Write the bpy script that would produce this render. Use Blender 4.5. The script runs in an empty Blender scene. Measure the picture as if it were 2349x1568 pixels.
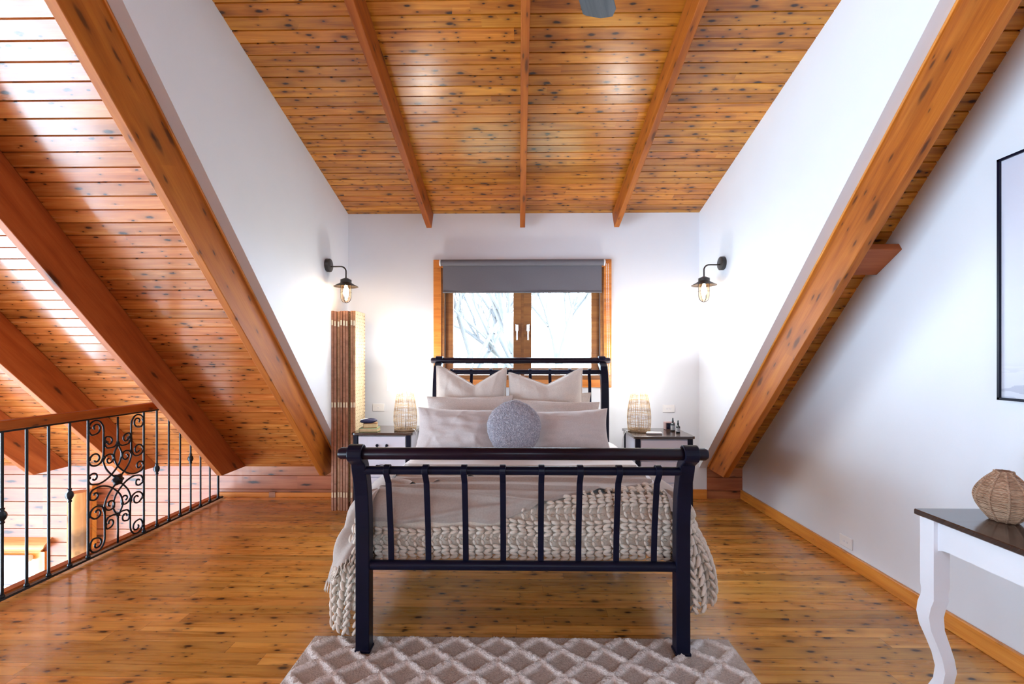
import bpy, math, random
from mathutils import Vector, Matrix, noise
random.seed(7)
PI = math.pi
C = bpy.context.scene.collection
sin, cos = math.sin, math.cos

# ------------------------------------------------------------------ mesh builder
class MB:
    def __init__(s):
        s.v = []; s.f = []
    def add(s, vs, fs):
        o = len(s.v); s.v += [tuple(p) for p in vs]; s.f += [tuple(i + o for i in f) for f in fs]
    def box(s, x0, x1, y0, y1, z0, z1, b=0.0):
        if b <= 0:
            vs = [(x, y, z) for x in (x0, x1) for y in (y0, y1) for z in (z0, z1)]
            s.add(vs, [(0,1,3,2),(4,6,7,5),(0,4,5,1),(2,3,7,6),(0,2,6,4),(1,5,7,3)])
        else:
            X = [x0, x0+b, x1-b, x1]; Y = [y0, y0+b, y1-b, y1]; Z = [z0, z0+b, z1-b, z1]
            idx = {}; vs = []
            def V(i, j, k):
                key = (i, j, k)
                if key not in idx: idx[key] = len(vs); vs.append((X[i], Y[j], Z[k]))
                return idx[key]
            F = []
            F += [(V(1,1,0),V(1,2,0),V(2,2,0),V(2,1,0)), (V(1,1,3),V(2,1,3),V(2,2,3),V(1,2,3))]
            F += [(V(1,0,1),V(2,0,1),V(2,0,2),V(1,0,2)), (V(1,3,1),V(1,3,2),V(2,3,2),V(2,3,1))]
            F += [(V(0,1,1),V(0,1,2),V(0,2,2),V(0,2,1)), (V(3,1,1),V(3,2,1),V(3,2,2),V(3,1,2))]
            for i in (1, 2):
                pass
            def q(a, b_, c, d): F.append((a, b_, c, d))
            for j, jj in ((0, 1), (3, 2)):
                for k, kk in ((0, 1), (3, 2)):
                    q(V(1,j,kk), V(2,j,kk), V(2,jj,k), V(1,jj,k))
            for i, ii in ((0, 1), (3, 2)):
                for k, kk in ((0, 1), (3, 2)):
                    q(V(i,1,kk), V(i,2,kk), V(ii,2,k), V(ii,1,k))
            for i, ii in ((0, 1), (3, 2)):
                for j, jj in ((0, 1), (3, 2)):
                    q(V(i,jj,1), V(i,jj,2), V(ii,j,2), V(ii,j,1))
            for i, ii in ((0, 1), (3, 2)):
                for j, jj in ((0, 1), (3, 2)):
                    for k, kk in ((0, 1), (3, 2)):
                        F.append((V(i,jj,kk), V(ii,j,kk), V(ii,jj,k)))
            s.add(vs, F)
        return s
    def prism(s, pts, a0, a1, axis='X'):
        """pts: polygon in the plane perpendicular to axis (X: (y,z); Y: (x,z); Z: (x,y))"""
        def mk(p, a):
            return {'X': (a, p[0], p[1]), 'Y': (p[0], a, p[1]), 'Z': (p[0], p[1], a)}[axis]
        n = len(pts)
        vs = [mk(p, a0) for p in pts] + [mk(p, a1) for p in pts]
        fs = [tuple(range(n)), tuple(range(2*n-1, n-1, -1))]
        fs += [(i, (i+1) % n, n + (i+1) % n, n + i) for i in range(n)]
        s.add(vs, fs); return s
    def tube(s, pts, r, n=8, cap=True, closed=False, flat=None):
        pts = [Vector(p) for p in pts]; m = len(pts)
        rr = r if isinstance(r, (list, tuple)) else [r]*m
        vs = []; up = None
        for i, p in enumerate(pts):
            if closed: t = pts[(i+1) % m] - pts[i-1]
            else: t = pts[min(i+1, m-1)] - pts[max(i-1, 0)]
            if t.length < 1e-9: t = Vector((0, 0, 1))
            t.normalize()
            if up is None:
                up = Vector((0, 0, 1)) if abs(t.z) < .9 else Vector((1, 0, 0))
            side = t.cross(up)
            if side.length < 1e-6: side = t.cross(Vector((0, 1, 0)))
            side.normalize(); up = side.cross(t).normalized()
            for k in range(n):
                a = 2*PI*k/n
                vs.append(p + side*cos(a)*rr[i] + up*sin(a)*rr[i])
        fs = []
        for i in range(m if closed else m-1):
            j = (i+1) % m
            for k in range(n):
                fs.append((i*n+k, i*n+(k+1) % n, j*n+(k+1) % n, j*n+k))
        if cap and not closed:
            fs.append(tuple(range(n-1, -1, -1))); fs.append(tuple((m-1)*n+k for k in range(n)))
        s.add(vs, fs); return s
    def lathe(s, prof, c=(0, 0, 0), n=24, mod=None, axis='Z'):
        vs = []
        for (r, z) in prof:
            for k in range(n):
                a = 2*PI*k/n; q = r*(mod(a, z) if mod else 1)
                if axis == 'Z': vs.append((c[0]+q*cos(a), c[1]+q*sin(a), c[2]+z))
                elif axis == 'X': vs.append((c[0]+z, c[1]+q*cos(a), c[2]+q*sin(a)))
                else: vs.append((c[0]+q*cos(a), c[1]+z, c[2]+q*sin(a)))
        fs = []
        for i in range(len(prof)-1):
            for k in range(n):
                fs.append((i*n+k, i*n+(k+1) % n, (i+1)*n+(k+1) % n, (i+1)*n+k))
        fs.append(tuple(range(n-1, -1, -1))); fs.append(tuple((len(prof)-1)*n+k for k in range(n)))
        s.add(vs, fs); return s
    def grid(s, fn, nu, nv):
        vs = [fn(i/nu, j/nv) for j in range(nv+1) for i in range(nu+1)]
        fs = [(j*(nu+1)+i, j*(nu+1)+i+1, (j+1)*(nu+1)+i+1, (j+1)*(nu+1)+i) for j in range(nv) for i in range(nu)]
        s.add(vs, fs); return s
    def ribbon(s, path, width_x, xc):
        """path: list of (y, z, thick); rectangle section swept in the YZ plane, centred on xc"""
        n = len(path); vs = []
        for i, (y, z, t) in enumerate(path):
            a = path[max(i-1, 0)]; b = path[min(i+1, n-1)]
            dy, dz = b[0]-a[0], b[1]-a[1]; L = math.hypot(dy, dz) or 1
            ny, nz = -dz/L*t/2, dy/L*t/2
            w = width_x(i/(n-1)) if callable(width_x) else width_x
            for sx, sn in ((-1, -1), (1, -1), (1, 1), (-1, 1)):
                vs.append((xc + sx*w/2, y + sn*ny, z + sn*nz))
        fs = [(3, 2, 1, 0), tuple((n-1)*4+k for k in range(4))]
        for i in range(n-1):
            for k in range(4):
                fs.append((i*4+k, i*4+(k+1) % 4, (i+1)*4+(k+1) % 4, (i+1)*4+k))
        s.add(vs, fs); return s
    def build(s, name, mat, parent=None, loc=(0, 0, 0), rot=(0, 0, 0), smooth=False, fix=True, bevel=0, auto=None):
        me = bpy.data.meshes.new(name)
        me.from_pydata(s.v, [], s.f); me.update()
        if fix:
            import bmesh
            bm = bmesh.new(); bm.from_mesh(me)
            bmesh.ops.recalc_face_normals(bm, faces=bm.faces[:]); bm.to_mesh(me); bm.free()
        me.materials.append(mat)
        o = bpy.data.objects.new(name, me); C.objects.link(o)
        o.location = loc; o.rotation_euler = rot
        if parent: o.parent = parent
        if smooth:
            for p in me.polygons: p.use_smooth = True
            if auto: me.set_sharp_from_angle(angle=auto)
        if bevel:
            b = o.modifiers.new('bevel', 'BEVEL'); b.width = bevel; b.segments = 2; b.limit_method = 'ANGLE'; b.angle_limit = .6
        return o

def empty(name, loc=(0, 0, 0), rot=(0, 0, 0)):
    o = bpy.data.objects.new(name, None); C.objects.link(o); o.location = loc; o.rotation_euler = rot
    o.empty_display_size = .05
    return o
def tag(o, label, cat, group=None, kind=None):
    o['label'] = label; o['category'] = cat
    if group: o['group'] = group
    if kind: o['kind'] = kind
    return o
def struct(o):
    o['kind'] = 'structure'; return o
def copy_tree(o, parent=None):
    c = o.copy(); C.objects.link(c)
    if parent: c.parent = parent
    for ch in list(o.children): copy_tree(ch, c)
    return c
def catmull(P, k=6):
    P = [Vector(p) for p in P]; out = []
    for i in range(len(P)-1):
        p0 = P[max(i-1, 0)]; p1 = P[i]; p2 = P[i+1]; p3 = P[min(i+2, len(P)-1)]
        for j in range(k):
            t = j/k
            out.append(.5*((2*p1)+(p2-p0)*t+(2*p0-5*p1+4*p2-p3)*t*t+(3*p1-p0-3*p2+p3)*t**3))
    out.append(P[-1]); return out

# ------------------------------------------------------------------ materials
class N:
    def __init__(s, name):
        s.m = bpy.data.materials.new(name); s.m.use_nodes = True; s.t = s.m.node_tree
        s.b = s.t.nodes['Principled BSDF']; s.out = s.t.nodes['Material Output']
    def n(s, typ, ins=None, **kw):
        nd = s.t.nodes.new(typ)
        for k, v in kw.items(): setattr(nd, k, v)
        for k, v in (ins or {}).items():
            if isinstance(v, bpy.types.NodeSocket): s.t.links.new(v, nd.inputs[k])
            else: nd.inputs[k].default_value = v
        return nd
    def math(s, op, a, b=0.0, c=None):
        ins = {0: a, 1: b}
        if c is not None: ins[2] = c
        return s.n('ShaderNodeMath', ins, operation=op).outputs[0]
    def ramp(s, fac, stops):
        r = s.n('ShaderNodeValToRGB', {0: fac}); e = r.color_ramp.elements
        while len(e) < len(stops): e.new(.5)
        for el, (p, col) in zip(e, stops):
            el.position = p; el.color = (*col, 1) if len(col) == 3 else col
        return r.outputs[0]
    def mix(s, fac, a, b, typ='MIX'):
        nd = s.n('ShaderNodeMix', data_type='RGBA', blend_type=typ)
        for k, v in ((0, fac), (6, a), (7, b)):
            if isinstance(v, bpy.types.NodeSocket): s.t.links.new(v, nd.inputs[k])
            else: nd.inputs[k].default_value = (*v, 1) if isinstance(v, tuple) and len(v) == 3 else v
        return nd.outputs[2]
    def set(s, **kw):
        for k, v in kw.items():
            k = k.replace('_', ' ')
            if isinstance(v, bpy.types.NodeSocket): s.t.links.new(v, s.b.inputs[k])
            else: s.b.inputs[k].default_value = (*v, 1) if isinstance(v, tuple) and len(v) == 3 else v
        return s
    def bump(s, h, strength=.3, dist=.01):
        nd = s.n('ShaderNodeBump', {'Height': h, 'Strength': strength, 'Distance': dist})
        s.t.links.new(nd.outputs[0], s.b.inputs['Normal']); return s

def plain(name, col, rough=.5, metal=0., spec=.5, noise_amt=.06, nscale=8., bump=0., bscale=60., **kw):
    k = N(name); tc = k.n('ShaderNodeTexCoord').outputs['Object']
    nz = k.n('ShaderNodeTexNoise', {'Vector': tc, 'Scale': nscale, 'Detail': 4.}).outputs[0]
    c = k.ramp(nz, [(.3, tuple(v*(1-noise_amt) for v in col)), (.7, tuple(min(1, v*(1+noise_amt)) for v in col))])
    k.set(Base_Color=c, Roughness=rough, Metallic=metal, Specular_IOR_Level=spec, **kw)
    if bump:
        nb = k.n('ShaderNodeTexNoise', {'Vector': tc, 'Scale': bscale, 'Detail': 3.}).outputs[0]
        k.bump(nb, bump, .004)
    return k.m

def wood(name, dark, mid, light, pw=.082, L=2.4, joint=0., beam=False, knots=1., rough=.3, coat=.0, tint=.22, kx=2.6, ky=9., kcol=(.022, .008, .005), gz=1., cr=.12, spec=.5):
    k = N(name); tc = k.n('ShaderNodeTexCoord').outputs['Object']
    sep = k.n('ShaderNodeSeparateXYZ', {0: tc}); x, y, z = sep.outputs
    if beam:
        y = k.math('ADD', y, k.math('MULTIPLY', z, .8))
        oi = k.n('ShaderNodeObjectInfo').outputs['Random']
        r = oi; r1 = oi
    else:
        idx = k.math('FLOOR', k.math('DIVIDE', y, pw))
        r1 = k.n('ShaderNodeTexWhiteNoise', {'W': idx}, noise_dimensions='1D').outputs[0]
        seg = k.math('FLOOR', k.math('DIVIDE', k.math('ADD', x, k.math('MULTIPLY', r1, L*3.7)), L))
        v2 = k.n('ShaderNodeCombineXYZ', {0: idx, 1: seg}).outputs[0]
        r = k.n('ShaderNodeTexWhiteNoise', {'Vector': v2}, noise_dimensions='2D').outputs[0]
    off = k.math('MULTIPLY', r, 37.)
    gv = k.n('ShaderNodeCombineXYZ', {0: k.math('ADD', k.math('MULTIPLY', x, 1.3), off), 1: k.math('MULTIPLY', y, 26.*gz), 2: off}).outputs[0]
    g1 = k.n('ShaderNodeTexNoise', {'Vector': gv, 'Scale': 1., 'Detail': 5., 'Roughness': .6, 'Distortion': .6}).outputs[0]
    gv2 = k.n('ShaderNodeCombineXYZ', {0: k.math('MULTIPLY', x, 5.), 1: k.math('MULTIPLY', y, 160.), 2: off}).outputs[0]
    g2 = k.n('ShaderNodeTexNoise', {'Vector': gv2, 'Scale': 1., 'Detail': 2.}).outputs[0]
    g = k.math('ADD', k.math('MULTIPLY', g1, .8), k.math('MULTIPLY', g2, .2))
    col = k.ramp(g, [(.30, dark), (.47, mid), (.68, light)])
    t = k.math('ADD', 1.-tint, k.math('MULTIPLY', r, 2*tint))
    tv = k.n('ShaderNodeCombineXYZ', {0: t, 1: k.math('MULTIPLY', t, k.math('ADD', .93, k.math('MULTIPLY', r1, .14))), 2: t}).outputs[0]
    col = k.mix(1., col, tv, 'MULTIPLY')
    kh = None
    if knots > 0:
        for (ax, ay, th, gate) in ((kx, ky, .13, .5), (kx*2.3, ky*1.9, .11, .6)):
            wob = k.n('ShaderNodeTexNoise', {'Vector': tc, 'Scale': 22., 'Detail': 1.}).outputs[0]
            vv = k.n('ShaderNodeCombineXYZ', {0: k.math('ADD', k.math('MULTIPLY', x, ax), off), 1: k.math('ADD', k.math('MULTIPLY', y, ay), k.math('MULTIPLY', wob, .12))}).outputs[0]
            vo = k.n('ShaderNodeTexVoronoi', {'Vector': vv, 'Scale': 1.}, voronoi_dimensions='2D', feature='F1')
            gt = k.math('GREATER_THAN', k.n('ShaderNodeSeparateColor', {0: vo.outputs['Color']}).outputs[0], gate)
            rs = k.math('ADD', .55, k.math('MULTIPLY', k.n('ShaderNodeSeparateColor', {0: vo.outputs['Color']}).outputs[1], .8))
            dd = k.math('DIVIDE', vo.outputs['Distance'], rs)
            core = k.math('MULTIPLY', k.n('ShaderNodeMapRange', {0: dd, 1: th, 2: th*.45, 3: 0., 4: .95*knots}).outputs[0], gt)
            halo = k.math('MULTIPLY', k.n('ShaderNodeMapRange', {0: dd, 1: th*3.2, 2: th, 3: 0., 4: .38*knots}).outputs[0], gt)
            col = k.mix(halo, col, tuple(d*.55 for d in dark))
            col = k.mix(core, col, kcol)
            kh = core
    if joint > 0 and not beam:
        fr = k.math('FRACT', k.math('DIVIDE', y, pw))
        e = k.math('MINIMUM', fr, k.math('SUBTRACT', 1., fr))
        j1 = k.math('LESS_THAN', e, joint)
        fx = k.math('FRACT', k.math('DIVIDE', k.math('ADD', x, k.math('MULTIPLY', r1, L*3.7)), L))
        j2 = k.math('LESS_THAN', fx, .0012)
        j = k.math('MAXIMUM', j1, j2)
        col = k.mix(k.math('MULTIPLY', j, .75), col, tuple(d*.3 for d in dark))
    ro = k.math('ADD', rough, k.math('MULTIPLY', g1, .12))
    k.set(Base_Color=col, Roughness=ro, Coat_Weight=coat, Coat_Roughness=cr, Specular_IOR_Level=spec)
    k.bump(g1, .12, .002)
    return k.m

def fabric(name, col, amt=.1, scale=180., bump=.5, rough=.9, big=.25, sheen=.25):
    k = N(name); tc = k.n('ShaderNodeTexCoord').outputs['Object']
    a = k.n('ShaderNodeTexNoise', {'Vector': tc, 'Scale': scale, 'Detail': 2.}).outputs[0]
    b = k.n('ShaderNodeTexNoise', {'Vector': tc, 'Scale': 9., 'Detail': 4.}).outputs[0]
    c = k.ramp(a, [(.3, tuple(v*(1-amt) for v in col)), (.7, tuple(min(1, v*(1+amt*.6)) for v in col))])
    k.set(Base_Color=c, Roughness=rough, Sheen_Weight=sheen, Specular_IOR_Level=.2)
    h = k.math('ADD', k.math('MULTIPLY', a, .3), k.math('MULTIPLY', b, big*4))
    k.bump(h, bump, .006)
    return k.m

def emit(name, col, strength):
    k = N(name); k.set(Base_Color=(.9, .9, .9), Emission_Color=col, Emission_Strength=strength, Roughness=.6); return k.m

M = {}
M['ceil'] = wood('ceiling_boards', (.24, .068, .007), (.46, .158, .012), (.64, .275, .030), pw=.081, rough=.19, coat=.2, cr=.28, tint=.2, L=3.1, kx=4.6, ky=12.345)
M['roof'] = wood('roof_boards', (.28, .068, .012), (.45, .135, .026), (.60, .23, .055), pw=.081, rough=.2, coat=.45, tint=.16, L=3.3, kx=4.2, ky=12.345)
M['floor'] = wood('floor_boards', (.32, .125, .020), (.57, .26, .048), (.76, .42, .11), pw=.082, rough=.22, coat=.3, joint=.012, tint=.24, L=1.9, kx=5.2, ky=12.195)
M['panel'] = wood('wall_boards', (.26, .07, .026), (.37, .115, .042), (.46, .165, .068), pw=.135, rough=.35, coat=.1, tint=.12, L=4., kx=1.6, ky=7.4)
M['beam'] = wood('beam_timber', (.24, .052, .006), (.36, .092, .009), (.46, .14, .018), beam=True, rough=.5, spec=.3, tint=.08, kx=2.1, ky=9., knots=.7, gz=.7)
M['beam2'] = wood('dark_beam_timber', (.26, .06, .016), (.37, .095, .024), (.47, .14, .04), beam=True, rough=.45, spec=.3, tint=.06, kx=.6, ky=3.5, knots=.8, gz=.7)
M['trimw'] = wood('trim_timber', (.46, .14, .016), (.66, .225, .03), (.78, .32, .06), beam=True, rough=.3, coat=.2, tint=.05, knots=.25)
M['frame'] = wood('sash_timber', (.14, .045, .01), (.24, .09, .02), (.33, .14, .035), beam=True, rough=.4, tint=.05, knots=0)
M['log'] = wood('log_timber', (.55, .22, .06), (.72, .34, .11), (.82, .46, .18), beam=True, rough=.45, tint=.04, knots=.7, kx=1.2, ky=3.)
M['white'] = plain('white_wall_paint', (.77, .815, .885), rough=.55, noise_amt=.012, nscale=3., bump=.06, bscale=220.)
M['iron'] = plain('black_iron', (.006, .011, .016), rough=.3, metal=.0, spec=.35, noise_amt=.3, bump=.25, bscale=90.)
M['bedmetal'] = plain('black_metal', (.003, .004, .016), rough=.38, spec=.2, noise_amt=.2, bump=.05, bscale=140.)
M['bedrail'] = plain('dark_stained_rail', (.008, .003, .009), rough=.3, spec=.22, noise_amt=.3)
M['lampmetal'] = plain('dark_bronze', (.03, .024, .020), rough=.4, spec=.5, noise_amt=.2)
M['chrome'] = plain('brushed_chrome', (.75, .76, .8), rough=.22, metal=1., noise_amt=.03)
M['plastic'] = plain('white_plastic', (.85, .86, .88), rough=.35, noise_amt=.01)
M['navy'] = plain('navy_fabric', (.012, .014, .06), rough=.5, noise_amt=.3)
M['darkwood'] = wood('dark_stained_wood', (.022, .011, .008), (.04, .022, .016), (.06, .034, .025), beam=True, rough=.14, coat=.5, knots=0, tint=.05)
M['drawer'] = plain('pale_drawer_paint', (.66, .65, .72), rough=.45, noise_amt=.02)
M['tablew'] = plain('white_furniture_paint', (.80, .82, .88), rough=.4, noise_amt=.015)
M['blind'] = fabric('grey_blind_cloth', (.15, .15, .175), amt=.06, scale=260., bump=.1, rough=.7, sheen=.1)
M['blind2'] = fabric('pale_blind_cloth', (.55, .56, .64), amt=.04, scale=260., bump=.1, rough=.7, sheen=.1)
M['linen'] = fabric('cream_linen', (.66, .59, .535), bump=.35, big=.5)
M['waffle'] = fabric('ribbed_beige_cotton', (.62, .55, .51), amt=.2, scale=240., bump=.6, big=.3)
M['velvet'] = fabric('beige_velvet', (.56, .495, .475), amt=.08, scale=150., bump=.35, big=.5)
M['sheet'] = fabric('white_bedspread_cotton', (.74, .71, .72), amt=.05, scale=200., bump=.25)
M['throw'] = fabric('beige_fleece', (.43, .375, .335), amt=.08, scale=120., bump=.3, big=.2)
M['wool'] = fabric('chunky_cream_wool', (.70, .62, .53), amt=.14, scale=260., bump=.35, big=.05)
M['glassw'] = None

def boucle():
    k = N('grey_boucle'); tc = k.n('ShaderNodeTexCoord').outputs['Object']
    a = k.n('ShaderNodeTexNoise', {'Vector': tc, 'Scale': 70., 'Detail': 3.}).outputs[0]
    v = k.n('ShaderNodeTexVoronoi', {'Vector': tc, 'Scale': 130.}).outputs['Distance']
    h = k.math('ADD', a, k.math('MULTIPLY', v, -.6))
    k.set(Base_Color=k.ramp(h, [(.1, (.30, .29, .34)), (.5, (.56, .54, .60))]), Roughness=.95, Sheen_Weight=.2, Specular_IOR_Level=.1)
    k.bump(h, 1., .012); return k.m
M['boucle'] = boucle()
def glass(name='clear_glass', rough=0.02, tint=(1, 1, 1)):
    k = N(name)
    tr = k.n('ShaderNodeBsdfTransparent', {0: (*tint, 1)})
    gl = k.n('ShaderNodeBsdfGlossy', {0: (1, 1, 1, 1), 'Roughness': rough})
    lw = k.n('ShaderNodeLayerWeight', {0: .5}).outputs['Facing']
    fr = k.math('ADD', .03, k.math('MULTIPLY', k.math('POWER', lw, 4.), .6))
    mx = k.n('ShaderNodeMixShader', {0: fr, 1: tr.outputs[0], 2: gl.outputs[0]})
    k.t.links.new(mx.outputs[0], k.out.inputs[0]); return k.m
M['glass'] = glass()
M['amber'] = glass('warm_glass', tint=(1, .86, .7))
def shade_mat():
    k = N('white_lamp_shade')
    df = k.n('ShaderNodeBsdfDiffuse', {0: (.9, .9, .9, 1)}); tl = k.n('ShaderNodeBsdfTranslucent', {0: (.9, .88, .84, 1)})
    mx = k.n('ShaderNodeMixShader', {0: .5, 1: df.outputs[0], 2: tl.outputs[0]})
    em = k.n('ShaderNodeEmission', {0: (1., .96, .90, 1), 1: 3.6})
    ad = k.n('ShaderNodeAddShader', {0: mx.outputs[0], 1: em.outputs[0]})
    k.t.links.new(ad.outputs[0], k.out.inputs[0]); return k.m
M['shade'] = shade_mat()
M['bulb'] = emit('glowing_bulb', (1., .80, .55), 75.)
M['bulb2'] = emit('table_lamp_bulb', (1., .9, .78), 8.)
def rattan(name, c1, c2, scale, rough=.6):
    k = N(name); tc = k.n('ShaderNodeTexCoord').outputs['Object']
    w = k.n('ShaderNodeTexWave', {'Vector': tc, 'Scale': scale, 'Distortion': 2., 'Detail': 1.}, bands_direction='Z').outputs[0]
    nz = k.n('ShaderNodeTexNoise', {'Vector': tc, 'Scale': 30., 'Detail': 3.}).outputs[0]
    k.set(Base_Color=k.ramp(k.math('ADD', k.math('MULTIPLY', w, .4), k.math('MULTIPLY', nz, .6)), [(.25, c1), (.7, c2)]), Roughness=rough)
    k.bump(w, .8, .004); return k.m
M['rattan'] = rattan('pale_rattan', (.30, .19, .10), (.60, .44, .27), 5.)
M['wicker'] = rattan('brown_wicker', (.36, .19, .11), (.74, .50, .34), 75.)
def woven():
    k = N('woven_cream_panel'); tc = k.n('ShaderNodeTexCoord').outputs['Object']
    sp = k.n('ShaderNodeSeparateXYZ', {0: tc})
    v = k.n('ShaderNodeCombineXYZ', {0: sp.outputs[2], 1: sp.outputs[1]}).outputs[0]
    b = k.n('ShaderNodeTexBrick', {'Vector': v, 'Color1': (.80, .68, .46, 1), 'Color2': (.72, .58, .36, 1), 'Mortar': (.30, .20, .10, 1), 'Scale': 1., 'Mortar Size': .0022, 'Brick Width': .06, 'Row Height': .022, 'Mortar Smooth': .3})
    k.set(Base_Color=b.outputs[0], Roughness=.7); k.bump(k.math('SUBTRACT', 1., b.outputs[1]), .6, .003); return k.m
M['woven'] = woven()
M['leafedge'] = wood('brown_screen_edge', (.24, .11, .06), (.38, .18, .10), (.48, .25, .15), beam=True, rough=.6, knots=0, tint=.1)
M['brass'] = plain('pale_brass', (.75, .68, .5), rough=.35, metal=.8)
def rugmat():
    k = N('shag_rug_wool'); tc = k.n('ShaderNodeTexCoord').outputs['Object']
    z = k.n('ShaderNodeSeparateXYZ', {0: tc}).outputs[2]
    a = k.n('ShaderNodeTexNoise', {'Vector': tc, 'Scale': 130., 'Detail': 3.}).outputs[0]
    f = k.n('ShaderNodeMapRange', {0: z, 1: .0115, 2: .019}).outputs[0]
    lo = k.ramp(a, [(.3, (.46, .41, .365)), (.7, (.64, .58, .53))]); hi = k.ramp(a, [(.3, (.68, .64, .60)), (.7, (.90, .87, .84))])
    k.set(Base_Color=k.mix(f, lo, hi), Roughness=.95, Specular_IOR_Level=.1, Sheen_Weight=.2)
    k.bump(a, .9, .008); return k.m
M['rug'] = rugmat()
def artmat():
    k = N('pale_seascape_print'); tc = k.n('ShaderNodeTexCoord').outputs['Object']
    z = k.n('ShaderNodeSeparateXYZ', {0: tc}).outputs[2]
    mp = k.n('ShaderNodeMapping', {'Vector': tc, 'Scale': (1, 4, 38)}).outputs[0]
    a = k.n('ShaderNodeTexNoise', {'Vector': mp, 'Scale': 1.2, 'Detail': 4.}).outputs[0]
    band = k.math('MULTIPLY', k.n('ShaderNodeMapRange', {0: z, 1: .16, 2: .05}).outputs[0], k.math('GREATER_THAN', a, .5))
    base = k.ramp(z, [(0., (.60, .64, .74)), (.12, (.66, .70, .82)), (1., (.60, .62, .74))])
    k.set(Base_Color=k.mix(k.math('MULTIPLY', band, .55), base, (.33, .37, .50)), Roughness=.4); return k.m
M['art'] = artmat()
M['blade'] = wood('grey_washed_blade', (.025, .032, .042), (.05, .06, .078), (.08, .09, .11), beam=True, rough=.5, knots=0, tint=.05)
M['paper'] = plain('aged_paper', (.62, .46, .25), rough=.8, nscale=60.)
M['cover1'] = plain('brown_book_cover', (.30, .15, .06), rough=.5)
M['cover2'] = plain('green_book_cover', (.22, .30, .15), rough=.5)
M['bottle'] = plain('dark_teal_glass', (.006, .018, .028), rough=.08, spec=.8)
M['labelw'] = plain('grey_bottle_label', (.35, .38, .42), rough=.6)
M['pinkbox'] = plain('rose_wood_box', (.28, .19, .20), rough=.5)
M['screenblk'] = plain('black_clock_face', (.006, .005, .02), rough=.1)
M['ground'] = plain('outdoor_ground', (.25, .27, .18), rough=.9)
M['bark'] = plain('dark_bark', (.098, .098, .10), rough=.9)
M['roofout'] = plain('outer_roofing', (.2, .2, .21), rough=.8)
M['pale'] = plain('bleached_floor', (.72, .66, .60), rough=.4)

# ------------------------------------------------------------------ the room
W = 4.53; DL = -1.688; DR = 1.767; RX = 2.187; LX = -6.4; RZ = 4.83
YR = -0.2; YB = -4.93; s2 = math.sqrt(2)
def planks(name, mat, x0, x1, L, pw, loc, rot, thick=.06, groove=.010, gw=.0042, down=True):
    """boards run along local X, stacked along local Y; the seen face is at local z=0, the body lies behind it"""
    mb = MB(); sgn = 1 if down else -1
    prof = []; y = 0.
    while y < L - 1e-6:
        y1 = min(y + pw, L)
        prof += [(y, sgn*groove), (y + gw, 0.), (y1 - gw, 0.)]
        y = y1
    prof += [(L, sgn*groove)]
    n = len(prof)
    vs = [(x0, p[0], p[1]) for p in prof] + [(x1, p[0], p[1]) for p in prof]
    fs = [(i, i+1, n+i+1, n+i) for i in range(n-1)]
    b = len(vs); T = sgn*thick
    vs += [(x0, 0, T), (x0, L, T), (x1, 0, T), (x1, L, T)]
    fs += [(b, b+2, b+3, b+1), (0, n, b+2, b), (n-1, b+1, b+3, 2*n-1)]
    fs += [tuple(list(range(n)) + [b+1, b]), tuple(list(range(2*n-1, n-1, -1)) + [b+2, b+3])]
    mb.add(vs, fs)
    o = mb.build(name, mat, loc=loc, rot=rot, fix=True); return struct(o)

A45 = -PI/4
Lroof = (W - YR)*s2 + .02
planks('ceiling_left', M['roof'], LX, DL - .073, Lroof, .081, (0, YR, RZ - YR), (A45, 0, 0))
planks('ceiling_right', M['ceil'], DR + .073, RX + .1, Lroof, .081, (0, YR, RZ - YR), (A45, 0, 0))
YD = 1.115; ZD = RZ - YD
planks('ceiling_upper', M['roof'], DL - .073, DR + .073, (YD - YR)*s2, .081, (0, YR, RZ - YR), (A45, 0, 0))
ad = math.atan(.268); Ld = (W + .1 - YD)/cos(ad)
planks('ceiling', M['ceil'], DL - .02, DR + .02, Ld, .081, (0, YD, ZD), (-ad, 0, 0))
# rear slope behind the camera
Lb = (YR - YB)*s2
def rear(nm, x0, x1, a, b):
    planks(nm, M['roof'], x0, x1, b - a, .081, (0, YB + a/s2, RZ - YR - (YR - YB) + a/s2), (PI/4, 0, 0))
rear('ceiling_rear', LX, RX + .1, 0, 2.106); rear('ceiling_rear_top', LX, RX + .1, 3.24, Lb)
rear('ceiling_rear_left', LX, -.45, 2.106, 3.24); rear('ceiling_rear_right', .45, RX + .1, 2.106, 3.24)
sk = empty('window_6', (0, YB + 2.106/s2, RZ - YR - (YR - YB) + 2.106/s2), (PI/4, 0, 0)); sk['kind'] = 'structure'  # unseen skylight, added as fill light from behind the camera
mb = MB(); hh_ = 1.134
for x in (-.45, .45): mb.box(x - .04, x + .04, 0, hh_, -.04, .08)
for y in (0, hh_): mb.box(-.45, .45, y - .039, y + .039, -.038, .078)
mb.build('window_frame', M['frame'], sk)
MB().box(-.45, .45, 0, hh_, .03, .036).build('pane', M['glass'], sk)

# floor (loft) : boards along X
def slab_floor(name, mat, x0, x1, y0, y1, z, t):
    mb = MB().box(x0, x1, 0, y1 - y0, -t, 0)
    o = mb.build(name, mat, loc=(0, y0, z)); return struct(o)
slab_floor('floor', M['floor'], -2.99, RX + .05, YB, W + .02, 0, .22)
slab_floor('floor_lower', M['pale'], LX, RX + .05, YB, W + .02, -2.6, .1)
# edge nosing of the loft floor
o = MB().box(-3.045, -2.99, YB, W, -.24, .012).build('trim_1', M['beam2']); struct(o)

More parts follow.
